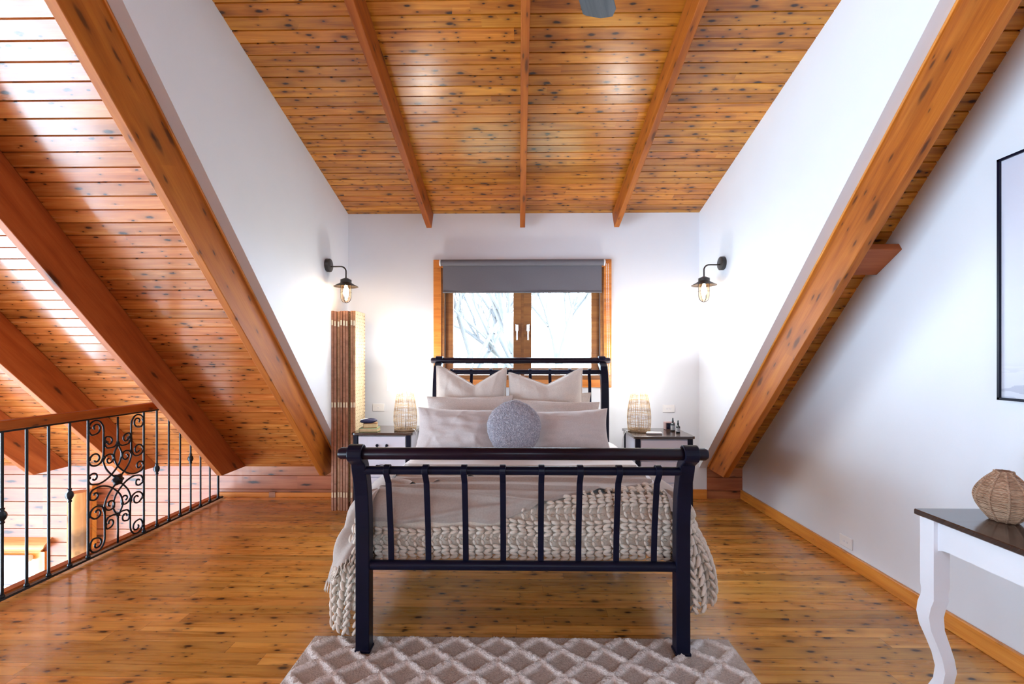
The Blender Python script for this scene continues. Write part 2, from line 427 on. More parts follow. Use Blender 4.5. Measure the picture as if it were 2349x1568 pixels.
# back wall of the dormer with the window opening
wx0, wx1, wz0, wz1 = -.765, .832, 1.16, 2.268
mb = MB()
mb.box(DL - .02, wx0, W, W + .18, 0, 2.86); mb.box(wx1, DR + .073, W, W + .18, 0, 2.86)
mb.box(wx0, wx1, W, W + .18, 0, wz0); mb.box(wx0, wx1, W, W + .18, wz1, 2.86)
struct(mb.build('wall_back', M['white']))
# dormer cheek walls, their lower edge follows the roof slope
def cheek(name, xa, xb):
    mb = MB(); prof = [(YD - .06, RZ - YD + .075), (W + .02, 2.86), (W + .02, RZ - W - .03), (W, RZ - W), (YD - .06, RZ - YD + .06)]
    mb.prism(prof, xa, xb, 'X'); return struct(mb.build(name, M['white']))
cheek('wall_dormer_left', DL - .075, DL); cheek('wall_dormer_right', DR, DR + .075)
# right wall
mb = MB().prism([(YB, -2.7), (YB, .1), (YR, 5.3), (W + .1, .5), (W + .1, -2.7)], RX, RX + .15, 'X')
struct(mb.build('wall_right', M['white']))
# timber knee wall and the tall boarded wall beyond the balustrade
planks('wall_knee_right', M['panel'], DR + .075, RX, .46, .135, (0, W, -.06), (PI/2, 0, 0), down=False, thick=.15)
planks('wall_knee_left', M['panel'], -2.99, DL - .02, .46, .135, (0, W, -.06), (PI/2, 0, 0), down=False, thick=.15)
vx0, vx1, vz0, vz1 = -6.1, -4.76, -1.815, -.60
zz = -2.6
mb = None
def panel_block(nm, x0, x1, z0, z1):
    return planks(nm, M['panel'], x0, x1, z1 - z0, .135, (0, W, z0), (PI/2, 0, 0), down=False, thick=.15)
a = -.06 - .135*18
panel_block('wall_void_right', vx1, -2.99, a, .40)
panel_block('wall_void_left', LX, vx0, a, .40)
panel_block('wall_void_top', vx0, vx1, vz1, .40)
panel_block('wall_void_bottom', vx0, vx1, a, vz0)
# unseen gable wall far left; windows inferred from ceiling glare, added for daylight
gy = [(-4.6, -2.3), (-2.0, .7), (1.0, 3.6)]; gz0, gz1 = -2.2, 1.3
mb = MB()
for (y0, y1) in ((YB, -4.6), (-2.3, -2.0), (.7, 1.0), (3.6, W + .1)): mb.box(LX - .15, LX, y0, y1, -2.7, 1.3)
for (y0, y1) in gy: mb.box(LX - .15, LX, y0, y1, -2.7, gz0)
mb.prism([(YB, 1.3), (W + .1, 1.3), (W + .1, .1), (YR, 5.3), (YB, .1)][:0] or [(YB - .1, 1.3), (W + .1, 1.3), (YR, 5.3 + .2)], LX - .15, LX, 'X')
struct(mb.build('wall_left', M['panel']))
for i, (y0, y1) in enumerate(gy):
    w = empty('window_%d' % (3 + i), (LX, (y0 + y1)/2, gz0)); w['kind'] = 'structure'
    h = gz1 - gz0; ww = (y1 - y0)/2; mb = MB()
    for yy in (-ww, -ww/3, ww/3, ww): mb.box(-.1, .02, yy - .04, yy + .04, 0, h)
    for z in (0, h*.62, h): mb.box(-.098, .018, -ww, ww, z - .0395, z + .0395)
    mb.build('window_frame', M['frame'], w)
    MB().box(-.07, -.064, -ww, ww, 0, h).build('pane', M['glass'], w)
# rear wall of knee height + lower storey
struct(MB().box(LX, RX + .1, YB - .15, YB, -2.7, .3).build('wall_rear', M['white']))

# baseboards
struct(MB().box(-1.0, RX - .02, -.022, 0, 0, .09, .004).build('baseboard_right', M['trimw'], loc=(RX, 0, 0), rot=(0, 0, 0)))
bpy.data.objects.remove(bpy.data.objects['baseboard_right'])
b = MB().box(YB, W, 0, .022, 0, .088, .004).build('baseboard_right', M['trimw'], loc=(RX, 0, 0), rot=(0, 0, PI/2)); struct(b)
b = MB().box(DL, DR + .07, -.02, 0, 0, .092, .004).build('baseboard_back', M['trimw'], loc=(0, W, 0)); struct(b)
b = MB().box(-2.99, DL - .08, -.016, 0, 0, .045, .003).build('baseboard_left', M['trimw'], loc=(0, W, 0)); struct(b)
o = MB().box(0, .062, -.02, 0, 0, .05).build('skirting_patch', M['leafedge'], loc=(-2.47, W, 0)); struct(o); o.name = 'trim_2'

# ------------------------------------------------------------------ rafters and beams
def slope_beam(name, mat, x0, x1, ya, yb, top, depth, m, endcut=None):
    """beam with vertical faces x0..x1; upper face z = top - m*Y, vertical depth; built along local X for its grain"""
    L = (yb - ya)*math.hypot(1, m); ang = math.atan(m); w = x1 - x0
    # local: X along slope, Y across, Z up; profile in local XZ with plumb cuts
    q = depth*cos(ang); k = depth*sin(ang)
    mb = MB(); b = .004
    pr = [(0, 0), (L, 0), (L - k, -q), (-k, -q)]
    mb.prism(pr, -w/2, w/2, 'Y')
    # orientation: local X -> world (0,cos,-sin)
    R = Matrix(((0, -1, 0), (cos(ang), 0, sin(ang)), (-sin(ang), 0, cos(ang)))).to_4x4()
    o = mb.build(name, mat, bevel=b); o.matrix_world = Matrix.Translation(((x0 + x1)/2, ya, top - m*ya)) @ R
    return o
D45 = .36
lab = [
 (-1.815, -1.765, 'beam', 'long sloping orange rafter running beside the white left dormer wall'),
 (-2.762, -2.712, 'beam2', 'reddish rafter that crosses in front of the end of the wooden handrail'),
 (-3.64, -3.59, 'beam2', 'reddish rafter seen through the balustrade, second one past the handrail end'),
 (-4.515, -4.465, 'beam2', 'reddish rafter partly hidden low behind the left end of the handrail'),
 (-5.39, -5.34, 'beam2', 'farthest left rafter, over the log lintel of the lower window'),
 (1.842, 1.892, 'beam', 'thick orange rafter sloping down the right side beside the white wall')]
for (x0, x1, mt, lb) in lab:
    yb = W - .0 if x1 > -3 else W
    tag(slope_beam('rafter', M[mt], x0, x1, YR + .1, W - .002, RZ - .002, D45, 1.), lb, 'rafter', 'sloping roof rafters')
for (x0, x1, lb) in ((-.891, -.841, 'dormer ceiling beam on the left, ending above the left corner of the window'),
                     (.012, .060, 'middle dormer ceiling beam, seen almost straight on from below'),
                     (.916, .964, 'dormer ceiling beam on the right, ending above the right corner of the window')):
    tag(slope_beam('ceiling_beam', M['beam'], x0, x1, YD + .1, W - .002, ZD + .268*YD - .002, .195, .268), lb, 'beam', 'exposed dormer ceiling beams')
# stub beam between right rafter and wall
sb = MB(); sb.box(0, RX - 1.892, -.022, .022, -.11, .11)
o = sb.build('trimmer_beam', M['beam2'], loc=(1.892, 2.76, 1.955), rot=(PI/4 + .25, 0, 0), bevel=.003)
tag(o, 'short dark wooden crosspiece joining the right rafter to the white wall', 'beam')
# slim mouldings between cheek wall and rafter
for (nm, x) in (('trim_3', DL - .0765), ('trim_4', DR + .0765)):
    o = slope_beam(nm, M['trimw'], x - .011, x + .011, YD - .1, W - .02, RZ - .0, .022, 1.); struct(o)
# loose strip of log lintel and the lower window
w2 = empty('window_2', ((vx0 + vx1)/2, W, vz0)); w2['kind'] = 'structure'
hw = (vx1 - vx0)/2; h = vz1 - vz0
mb = MB()
for sx in (-1, 1): mb.box(sx*hw - .05, sx*hw + .05, -.03, .06, -.05, h + .05)
mb.box(-hw, hw, -.0285, .058, -.048, .03); mb.box(-hw, hw, -.0285, .058, h - .03, h + .048); mb.box(-.03, .03, -.01, .05, 0, h)
mb.build('window_frame', M['trimw'], w2)
MB().box(-hw, hw, .03, .036, 0, h).build('pane', M['glass'], w2)
# half log lintel
mb = MB(); n = 12
prof = [(-.09*sin(PI*i/n), .075 - .15*i/n) for i in range(n+1)]
vs = []
for xx, cut in ((-6.35, 0), (-4.66, 1)):
    for (y, z) in prof: vs.append((xx - (.11*max(0, -z)/.075 if cut else 0), W + y - .001, -.49 + z))
m_ = n + 1
mb.add(vs, [tuple(range(m_)), tuple(range(2*m_-1, m_-1, -1))] + [(i, i+1, m_+i+1, m_+i) for i in range(n)] + [(0, m_, 2*m_-1, n)])
tag(mb.build('log_lintel', M['log'], smooth=True, auto=.7), 'half-round log lintel over the lower window beyond the balustrade', 'lintel')

def roller_blind(x0, x1, y, z, drop, mat, rr=.03, chain_x=None, chain_len=.5):
    t = empty('roller_blind', ((x0 + x1)/2, y, z)); hx = (x1 - x0)/2
    prof = [(rr, -hx), (rr, hx)]
    MB().lathe(prof, n=20, axis='X').build('roller_tube', mat, t, smooth=True, auto=.7)
    def f(u, v):
        return (-hx + .012 + (2*hx - .024)*u, rr*.6 + .004*sin(u*7 + v*3)*v + .003*sin(u*19 - v*5)*v, -.005 - drop*v)
    mb = MB().grid(f, 60, 10); mb.build('blind_cloth', mat, t, smooth=True, fix=False)
    MB().tube([(-hx + .012, rr*.6, -drop - .003), (hx - .012, rr*.6, -drop - .003)], .008, 8).build('hem_bar', mat, t, smooth=True)
    for sx in (-1, 1):
        o = MB().lathe([(.026, 0), (.033, .003), (.033, .014), (.02, .018)], (sx*(hx + .001), 0, 0), n=18, axis='X').build('end_cap', M['plastic'], t, smooth=True, auto=.6)
        if sx < 0: o.location.x -= .018
    if chain_x is not None:
        mb = MB(); n = int(chain_len/.011)
        for off in (-.008, .010):
            for i in range(n):
                zz = -.02 - i*.011; xx = chain_x + off + .012*i/n
                mb.lathe([(.0005, -.0038), (.0036, -.0015), (.0036, .0015), (.0005, .0038)], (xx, -.018, zz), n=5)
        mb.build('bead_chain', M['plastic'], t)
    return t
t = roller_blind(-.755, .820, W - .058, 2.303, .282, M['blind'], chain_x=.822, chain_len=1.08)
tag(t, 'grey roller blind drawn a third of the way down over the bedroom window', 'blind')
t = roller_blind(-6.05, -4.84, W - .06, -.60, .27, M['blind2'], chain_x=.64, chain_len=.8)
tag(t, 'pale roller blind on the lower window beyond the balustrade', 'blind')
# log post standing on the lower floor
mb = MB().lathe([(.085, -2.6), (.084, -1), (.078, -.1), (.076, .085)], (0, 0, 0), n=22, axis='X')
tag(mb.build('log_post', M['log'], loc=(-4.255, 4.38, 0), rot=(0, -PI/2, 0), smooth=True, auto=.7), 'round golden log post standing behind the scroll ironwork', 'post')
struct(MB().box(-4.27, -4.212, W - .05, W - .002, -2.6, .12).build('trim_5', M['trimw']))

# ------------------------------------------------------------------ bedroom window
w1 = empty('window_1', (0, W, 0)); w1['kind'] = 'structure'
ax0, ax1, az0, az1 = -.839, .907, 1.087, 2.341
mb = MB()
a_ = .076
mb.prism([(ax0, az0), (ax0 + a_, az0 + a_), (ax0 + a_, az1 - a_), (ax0, az1)], -.022, 0, 'Y')
mb.prism([(ax1, az0), (ax1, az1), (ax1 - a_, az1 - a_), (ax1 - a_, az0 + a_)], -.022, 0, 'Y')
mb.prism([(ax0, az1), (ax0 + a_, az1 - a_), (ax1 - a_, az1 - a_), (ax1, az1)], -.022, 0, 'Y')
mb.prism([(ax0, az0), (ax1, az0), (ax1 - a_, az0 + a_), (ax0 + a_, az0 + a_)], -.022, 0, 'Y')
mb.build('architrave', M['trimw'], w1, bevel=.003)
mb = MB()
mb.box(wx0, wx0 + .03, -.005, .16, wz0, wz1); mb.box(wx1 - .03, wx1, -.005, .16, wz0, wz1)
mb.box(wx0 + .001, wx1 - .001, -.004, .158, wz0, wz0 + .045); mb.box(wx0 + .001, wx1 - .001, -.004, .158, wz1 - .03, wz1)
mb.box(.018, .052, .05, .15, wz0, wz1)
mb.build('window_frame', M['frame'], w1)
for (sx0, sx1, hx) in ((wx0 + .034, .024, -.018), (.048, wx1 - .034, .092)):
    z0, z1 = wz0 + .05, wz1 - .035; st = .078
    mb = MB(); mb.box(sx0, sx0 + st, .045, .10, z0, z1, .004); mb.box(sx1 - st, sx1, .045, .10, z0, z1, .004)
    mb.box(sx0 + st, sx1 - st, .047, .10, z0, z0 + .066); mb.box(sx0 + st, sx1 - st, .047, .10, z1 - .07, z1)
    s_ = mb.build('sash', M['frame'], w1)
    MB().box(sx0 + st, sx1 - st, .07, .076, z0 + .06, z1 - .06).build('pane', M['glass'], s_)
    mb = MB(); mb.box(hx - .015, hx + .015, .028, .045, 1.64, 1.71, .004); mb.box(hx - .008, hx + .008, .010, .026, 1.55, 1.69, .004); mb.box(hx - .007, hx + .007, .012, .04, 1.672, 1.69)
    h_ = mb.build('handle', M['chrome'], s_); h_['label'] = 'chrome lever handle'

# ------------------------------------------------------------------ balustrade
bal = empty('balustrade', (-2.9, 2.5, 0)); tag(bal, 'black wrought iron balustrade with wooden handrail at the loft edge', 'railing')
BX = 0.0; Y0 = -2.5
MB().box(-1.6, 1.33, -.035, .035, .968, 1.022, .006).build('handrail', M['beam'], bal, rot=(0, 0, PI/2))
mb = MB(); mb.box(-.012, .012, -1.6, 1.36, .955, .966); mb.build('top_bar', M['iron'], bal)
MB().box(-.014, .014, -1.6, 1.95, .016, .03).build('bottom_bar', M['iron'], bal)
ys = [1.77, 1.90, 2.03, 2.155, 2.283, 2.411, 2.539, 2.668, 2.795, 2.928, 3.055, 3.515, 3.643, 3.770, 3.897, 4.024, 4.149, 4.276, 4.396]
kn = {1.90, 2.539, 2.928, 3.643, 4.024}
kproto = None
for y in ys:
    top = min(.958, RZ - y - .012)
    if y > 3.9: top = RZ - y - .012
    r_ = .0075 if y < 4.3 else .010
    b_ = MB().tube([(0, 0, .02), (0, 0, top)], r_, 8).build('baluster', M['iron'], bal, loc=(0, y - 2.5, 0), smooth=True, auto=.8)
    MB().lathe([(.008, -.004), (.013, 0), (.013, .012), (.008, .02)], (0, 0, .028), n=10).build('base_collar', M['iron'], b_, smooth=True)
    if y in kn:
        MB().lathe([(.008, -.045), (.013, -.04), (.009, -.03), (.019, -.014), (.022, 0), (.019, .014), (.009, .03), (.013, .04), (.008, .045)], (0, 0, .487), n=10, mod=lambda a, z: 1 + .12*cos(5*a)).build('knuckle', M['iron'], b_, smooth=True)
# scroll panel
HWp = .23; cy = 3.285 - 2.5; czp = .495; hv = .46
def spiral(cx, cz, r0, a0, turns, dirn, n=14, shrink=.25):
    out = []
    for i in range(n+1):
        t_ = i/n; a = a0 + dirn*turns*2*PI*t_; r = r0*(1 - (1 - shrink)*t_); out.append((cx + r*cos(a), cz + r*sin(a)))
    return out
# in units of metres, upper right quadrant (u>0, v>0)
def S(u, v): return (u*HWp, v*hv)
curvesq = []
ra = .045
cA = S(.74, .865); curvesq.append(spiral(cA[0] + .002, cA[1], .040, 0, .0, 1)[:0] +
    [S(.48, .40), S(.48, .62), S(.48, .84)] + [(cA[0] + .052*cos(a), cA[1] + .052*sin(a)) for a in (2.6, 2.1, 1.57, 1.0, .5, 0, -.5, -1.0)] + spiral(cA[0], cA[1], .042, -1.6, .85, -1))
cA2 = S(.74, .40); curvesq.append([S(.48, .62), S(.48, .47)] + [(cA2[0] + .052*cos(a), cA2[1] + .045*sin(a)) for a in (-2.7, -2.1, -1.57, -1.0, -.4, .1)] + spiral(cA2[0], cA2[1], .043, .5, .85, 1))
cB = S(.29, .345); curvesq.append([S(.02, .03), S(.22, .11), S(.40, .22), S(.485, .33)] + [(cB[0] + .042*cos(a), cB[1] + .038*sin(a)) for a in (.3, .9, 1.57, 2.2)] + spiral(cB[0], cB[1], .034, 2.9, .75, 1))
cC = S(.30, .625); curvesq.append([S(0, .60), S(.04, .555), S(.14, .525)] + [(cC[0] + .036*cos(a), cC[1] + .045*sin(a)) for a in (-1.4, -.9, -.3, .3, .9)] + spiral(cC[0], cC[1], .034, 1.6, .8, 1))
cD = S(.80, .13); curvesq.append([S(0, .56), S(-.13, .45), S(-.15, .38), S(-.10, .28), S(0, .20), S(.22, .10), S(.42, .045), S(.62, .02)] + [(cD[0] + .040*cos(a), cD[1] + .045*sin(a)) for a in (-1.4, -.8, -.2, .4)] + spiral(cD[0], cD[1], .034, .9, .8, 1))
sp_ = empty('scroll_panel', (0, cy, czp)); sp_.parent = bal
scr = MB()
for su in (1, -1):
    for sv in (1, -1):
        for cu in curvesq:
            pts = catmull([(0, su*u, sv*v) for (u, v) in cu], 3)
            sx = .004*su*sv
            scr.tube([(p[0] + sx, p[1], p[2]) for p in pts], .0062, 6)
        for (u, v) in ((.48, .40), (.97, .88), (.97, .42), (.43, .63), (.97, .15), (.16, .40)):
            scr.lathe([(.003, -.012), (.010, -.007), (.010, .007), (.003, .012)], (0, su*u*HWp, sv*v*hv), n=8)
for sv in (1, -1):
    scr.tube([(0, 0, sv*.56*hv), (0, 0, sv*.99*hv)], .0065, 8)
    scr.lathe([(.004, -.016), (.014, -.008), (.014, .008), (.004, .016)], (0, 0, sv*.55*hv), n=8)
scr.build('scroll', M['iron'], sp_, smooth=True)
mb = MB().lathe([(.004, -.022), (.034, -.014), (.040, 0), (.034, .014), (.004, .022)], n=24, mod=lambda a, z: 1 + .16*cos(6*a), axis='X')
mb.lathe([(.004, -.030), (.016, -.02), (.016, .02), (.004, .030)], n=12, axis='X'); mb.build('rosette', M['iron'], sp_, smooth=True)

# ------------------------------------------------------------------ the bed frame
bed = empty('bed', (.015, 3.1, 0)); tag(bed, 'black metal sleigh bed with curled footboard and headboard', 'bed')
def arc(cy_, cz_, r, a0, a1, n, t):
    return [(cy_ + r*cos(a0 + (a1 - a0)*i/n), cz_ + r*sin(a0 + (a1 - a0)*i/n), t) for i in range(n+1)]
def endboard(kind, yb, sg, ztop, z2, zbot, off_top, off2, z_leg0):
    """sg=-1 curls toward the camera; positions relative to the bed empty"""
    yt = yb + sg*off_top; y2 = yb + sg*off2
    R1, R2 = (.027, .0195)
    MB().lathe([(.004, -.815), (R1*.75, -.812), (R1, -.80), (R1, .80), (R1*.75, .812), (.004, .815)], (0, yt, ztop), n=20, axis='X').build('top_rail', M['bedrail'], kind, smooth=True, auto=.8)
    MB().tube([(-.71, y2, z2), (.71, y2, z2)], R2, 16).build('cross_rail', M['bedmetal'], kind, smooth=True, auto=.8)
    if zbot: MB().tube([(-.71, yb + .005*sg, zbot), (.71, yb + .005*sg, zbot)], .0225, 16).build('lower_rail', M['bedmetal'], kind, smooth=True, auto=.8)
    dz = ztop - .80
    for x in (-.735, .735):
        t0 = .062
        path = [(yb, z_leg0, t0), (yb, .3, t0), (yb, ztop - .36, t0), (yb + sg*.004, ztop - .28, t0), (yb + sg*.014, ztop - .20, t0), (yb + sg*.034, ztop - .125, t0*.98), (yb + sg*.056, ztop - .07, t0*.92), (yb + sg*(off_top - .030), ztop - .035, t0*.8)]
        path += [(y_, z_, .012) for (y_, z_, _) in arc(yt, ztop, R1 + .0075, (-.75 if sg > 0 else PI + .75), (PI*.95 if sg > 0 else PI*.05), 14, .012)]
        o = MB().ribbon(path, .064, x).build('post', M['bedmetal'], kind, bevel=.004)
    for i in range(8):
        x = (-.609 + .174*i)
        zt = z2; yl = yb + sg*.0
        zb = zbot or .5
        path = [(yl, zb, .008), (yl + sg*.002, zb + .15*(zt - zb), .008), (yl + sg*.012, zb + .4*(zt - zb), .008), (yl + sg*.030, zb + .65*(zt - zb), .008), (yl + sg*(off2*.75), zb + .87*(zt - zb), .008)]
        path += [(y_, z_, .007) for (y_, z_, _) in arc(y2, zt, R2 + .0045, (-.6 if sg > 0 else PI + .6), (PI*.9 if sg > 0 else PI*.1), 10, .006)]
        MB().ribbon(path, .027, x).build('slat', M['bedmetal'], kind, bevel=.002)
    for x in (-.735, .735):
        MB().box(x - .036, x + .036, yb - .034, yb + .034, z_leg0 - .002, z_leg0 + .012, .003).build('foot_cap', M['bedmetal'], kind)
endboard(bed, 2.135 - 3.1, -1, .950, .865, .412, .105, .062, .016)
endboard(bed, 4.02 - 3.1, 1, 1.352, 1.252, .52, .15, .05, .0)
for x in (-.735, .735):
    MB().box(x - .015, x + .015, 2.16 - 3.1, 4.0 - 3.1, .36, .43).build('side_rail', M['bedmetal'], bed)
# bed slats base (hidden) and mattress
mt = MB().box(-.70, .70, 2.31, 3.98, .40, .62, .03).build('mattress', M['sheet'], loc=(.015, 0, 0), smooth=True, auto=.9)
tag(mt, 'thick mattress inside the black bed frame under the white bedspread', 'mattress')

# ------------------------------------------------------------------ draped bed linen : common surface
ZT = .668; YF = 2.235; AH = .855; RC = .13; XC = .012
def prof_t(t, flare=0., rc=RC):
    """distance outward from the inner rectangle, drop, normal (out, up)"""
    q = rc*PI/2
    if t <= 0: return (t, 0., (0., 1.))
    if t < q:
        a = t/rc; return (rc*sin(a), rc*(1 - cos(a)), (sin(a), cos(a)))
    e = t - q
    if flare < 0: return (rc - flare*sin(min(1., e/.42)*PI*.78), rc + e, (1., .1))
    return (rc + flare*(1 - math.exp(-e/.12)) + .0, rc + e, (1., .1))
def edge_pt(s):
    """s: perimeter coordinate. -3..-2 left side (far->near), -2..-1 left corner, -1..1 front, 1..2 right corner, 2..3 right side"""
    xi = AH - RC; yi = YF + RC
    if s < -2: return (Vector((-xi, yi + (-2 - s)*.9, 0)), Vector((-1, 0, 0)))
    if s < -1: a = (-1 - s)*PI/2; return (Vector((-xi, yi, 0)), Vector((-sin(a), -cos(a), 0)))
    if s <= 1: return (Vector((xi*s, yi, 0)), Vector((0, -1, 0)))
    if s <= 2: a = (s - 1)*PI/2; return (Vector((xi, yi, 0)), Vector((sin(a), -cos(a), 0)))
    return (Vector((xi, yi + (s - 2)*.9, 0)), Vector((1, 0, 0)))
def surf(s, t, off=0., flare=0., zt=ZT):
    B, n = edge_pt(s); o, d, (no, nu) = prof_t(t, flare)
    P = B + n*o; P.z = zt - d
    Nn = n*no + Vector((0, 0, nu)); Nn.normalize()
    P = P + Nn*off; P.x += XC
    return P, Nn
TZ = lambda z: RC*PI/2 + (ZT - RC - z)     # t for a wanted height on the vertical part

# bedspread: top plus sides
def spread():
    mb = MB()
    x0, x1 = -AH - .02, AH + .02
    def f(u, v):
        # u across: arc length from left hem to right hem ; v from head (0) to foot (1)
        half = AH - RC; q = RC*PI/2; drop = .22; tot = half + q + drop
        U = (u*2 - 1)*tot; au = abs(U); sg = 1 if U >= 0 else -1
        if au <= half: x = au; d = 0
        elif au < half + q: a = (au - half)/RC; x = half + RC*sin(a); d = RC*(1 - cos(a))
        else: x = half + RC + .02*(au - half - q)/drop; d = RC + au - half - q
        y = 4.0 - v*(4.0 - (YF + .10))
        wr = .006*noise.noise(Vector((U*3, y*4, 0))) + .004*noise.noise(Vector((U*9, y*7, 3)))
        xx = sg*x + XC
        if d > .1: xx += sg*.012*sin(y*14 + sg)
        return (xx, y, ZT - .005 - d + wr - (.0 if y < 3.9 else (y - 3.9)*.15))
    mb.grid(f, 70, 60)
    return mb.build('bedspread', M['sheet'], smooth=True, fix=False)
tag(spread(), 'white cotton bedspread smoothed over the bed below the pillows', 'bedspread')

# chunky knit blanket
def strand(mb, p0, p1, nrm, r, bulge=.35, n=6, k=5):
    p0, p1 = Vector(p0), Vector(p1); ax = p1 - p0; L = ax.length; ax.normalize()
    sd = ax.cross(nrm).normalized(); up = sd.cross(ax)
    vs = [p0 - up*r*.5]
    for i in range(1, k):
        t_ = i/k; rr = r*(sin(PI*t_)**.55); c = p0.lerp(p1, t_) + up*(bulge*r*sin(PI*t_))
        for j in range(n):
            a = 2*PI*j/n; vs.append(c + sd*cos(a)*rr + up*sin(a)*rr)
    vs.append(p1 - up*r*.5)
    fs = [(0, 1 + (j+1) % n, 1 + j) for j in range(n)]
    for i in range(k-2):
        for j in range(n):
            a = 1 + i*n + j; b = 1 + i*n + (j+1) % n; fs.append((a, b, b + n, a + n))
    last = len(vs) - 1; o = 1 + (k-2)*n
    fs += [(o + j, o + (j+1) % n, last) for j in range(n)]
    mb.add(vs, fs)
def knit():
    mb = MB(); rnd = random.Random(3)
    PITCH = .041; r = .0097
    def J(a): return rnd.uniform(-a, a)
    def vrow(fn, a0, a1, b, w):
        n = int((a1 - a0)/PITCH)
        for i in range(n):
            a = a0 + i*PITCH + J(.003)
            for sg in (1, -1):
                p, nn = fn(a, b + sg*w*.47 + J(.001)); q, n2 = fn(a + PITCH*1.22, b + sg*w*.08)
                strand(mb, p + nn*.002, q + nn*.006, nn, r*(1 + J(.12)))
    def lrow(fn, a0, a1, b, w):
        n = int((a1 - a0)/PITCH)
        for i in range(n):
            a = a0 + i*PITCH + J(.003)
            p0, n0 = fn(a + .010, b + w*.52); p1, n1 = fn(a - .004, b + w*.05); p2, _ = fn(a + .010, b - w*.5)
            strand(mb, p0 + n0*.002, p1 + n1*.008, n0, r*.78, .5); strand(mb, p1 + n1*.008, p2 + n1*.002, n0, r*.82, .5)
            a2 = a + PITCH*.5
            q0, _ = fn(a2 - .012, b + w*.1); q1, _ = fn(a2 + .014, b - w*.12)
            strand(mb, q0 - n0*.012, q1 - n0*.012, n0, r*.9, .2)
    # front and top: a = x, b = -t so that up is positive
    def fr(a, b):
        s = a/(AH - RC)
        if s > 1: s = 1 + (a - (AH - RC))/ (RC*PI/2)
        if s < -1: s = -1 - (-(AH - RC) - a)/(RC*PI/2)
        sag = .006*sin(a*9) + .004*sin(a*23)
        P, nn = surf(max(-2, min(2, s)), -b + sag, .012)
        return P, nn
    tb = -TZ(.388)
    rows = []
    b = tb + .012
    seq = 'VVLVVLVVLVVLVV'
    for ch in seq:
        w = .033 if ch == 'V' else .056
        rows.append((ch, b + w/2, w)); b += w*.98
    for (ch, bb, w) in rows:
        t = -bb
        # the throw covers the knit toward the left and top: start where its hem is passed
        x_start = -.80
        if bb > tb + .175: x_start = .0 + (bb - tb - .175)*2.6 - .12
        if x_start > .8: continue
        (vrow if ch == 'V' else lrow)(fr, x_start, .80, bb, w)
    # hanging parts: rows run down; a = drop length, b = perimeter offset
    def hang(sign, s0, s1, zend, flare, nrow, scal):
        nonlocal mb
        for i in range(nrow):
            sp = s0 + (s1 - s0)*(i + .5)/nrow
            ze = zend(i/(nrow - 1))
            def fn(a, b_, sp=sp):
                B, n0 = edge_pt(sign*(sp + b_*6.5)); t = a
                sway = .02*sin(a*9 + i)
                P, nn = surf(sign*(sp + (b_ + sway*.3)*6.5), t, .014 + .02*sin(i*1.9)*min(1, max(0, a - .15)*3), flare)
                return P, nn
            t0 = .10; t1 = TZ(ze)
            (vrow if i % 3 != 1 else vrow)(fn, t0, t1, 0, .036)
    hang(-1, 1.20, 2.3, lambda q: .045 + .05*q, .075, 13, 1)
    hang(1, 1.15, 2.25, lambda q: .155 + .05*q*q, -.085, 12, 1)
    return mb
KM = knit()
# backing of the knit (inner face)
def back_f(s0, s1, t0, t1, off, flare, nu, nv):
    def f(u, v):
        P, n = surf(s0 + (s1 - s0)*u, t0 + (t1(u) - t0)*v, off, flare); return tuple(P)
    return f
KM.grid(back_f(-1.05, 1.05, -.05, lambda u: TZ(.42), .000, 0, 0, 0), 60, 16)
KM.grid(back_f(-2.3, -1.15, .05, lambda u: TZ(.16), .000, .06, 0, 0), 24, 14)
KM.grid(back_f(1.1, 2.2, .05, lambda u: TZ(.20 + .06*u), .000, -.08, 0, 0), 24, 12)
tag(KM.build('knit_blanket', M['wool'], smooth=True, fix=False), 'cream chunky hand-knit blanket over the foot of the bed hanging to the rug', 'blanket')

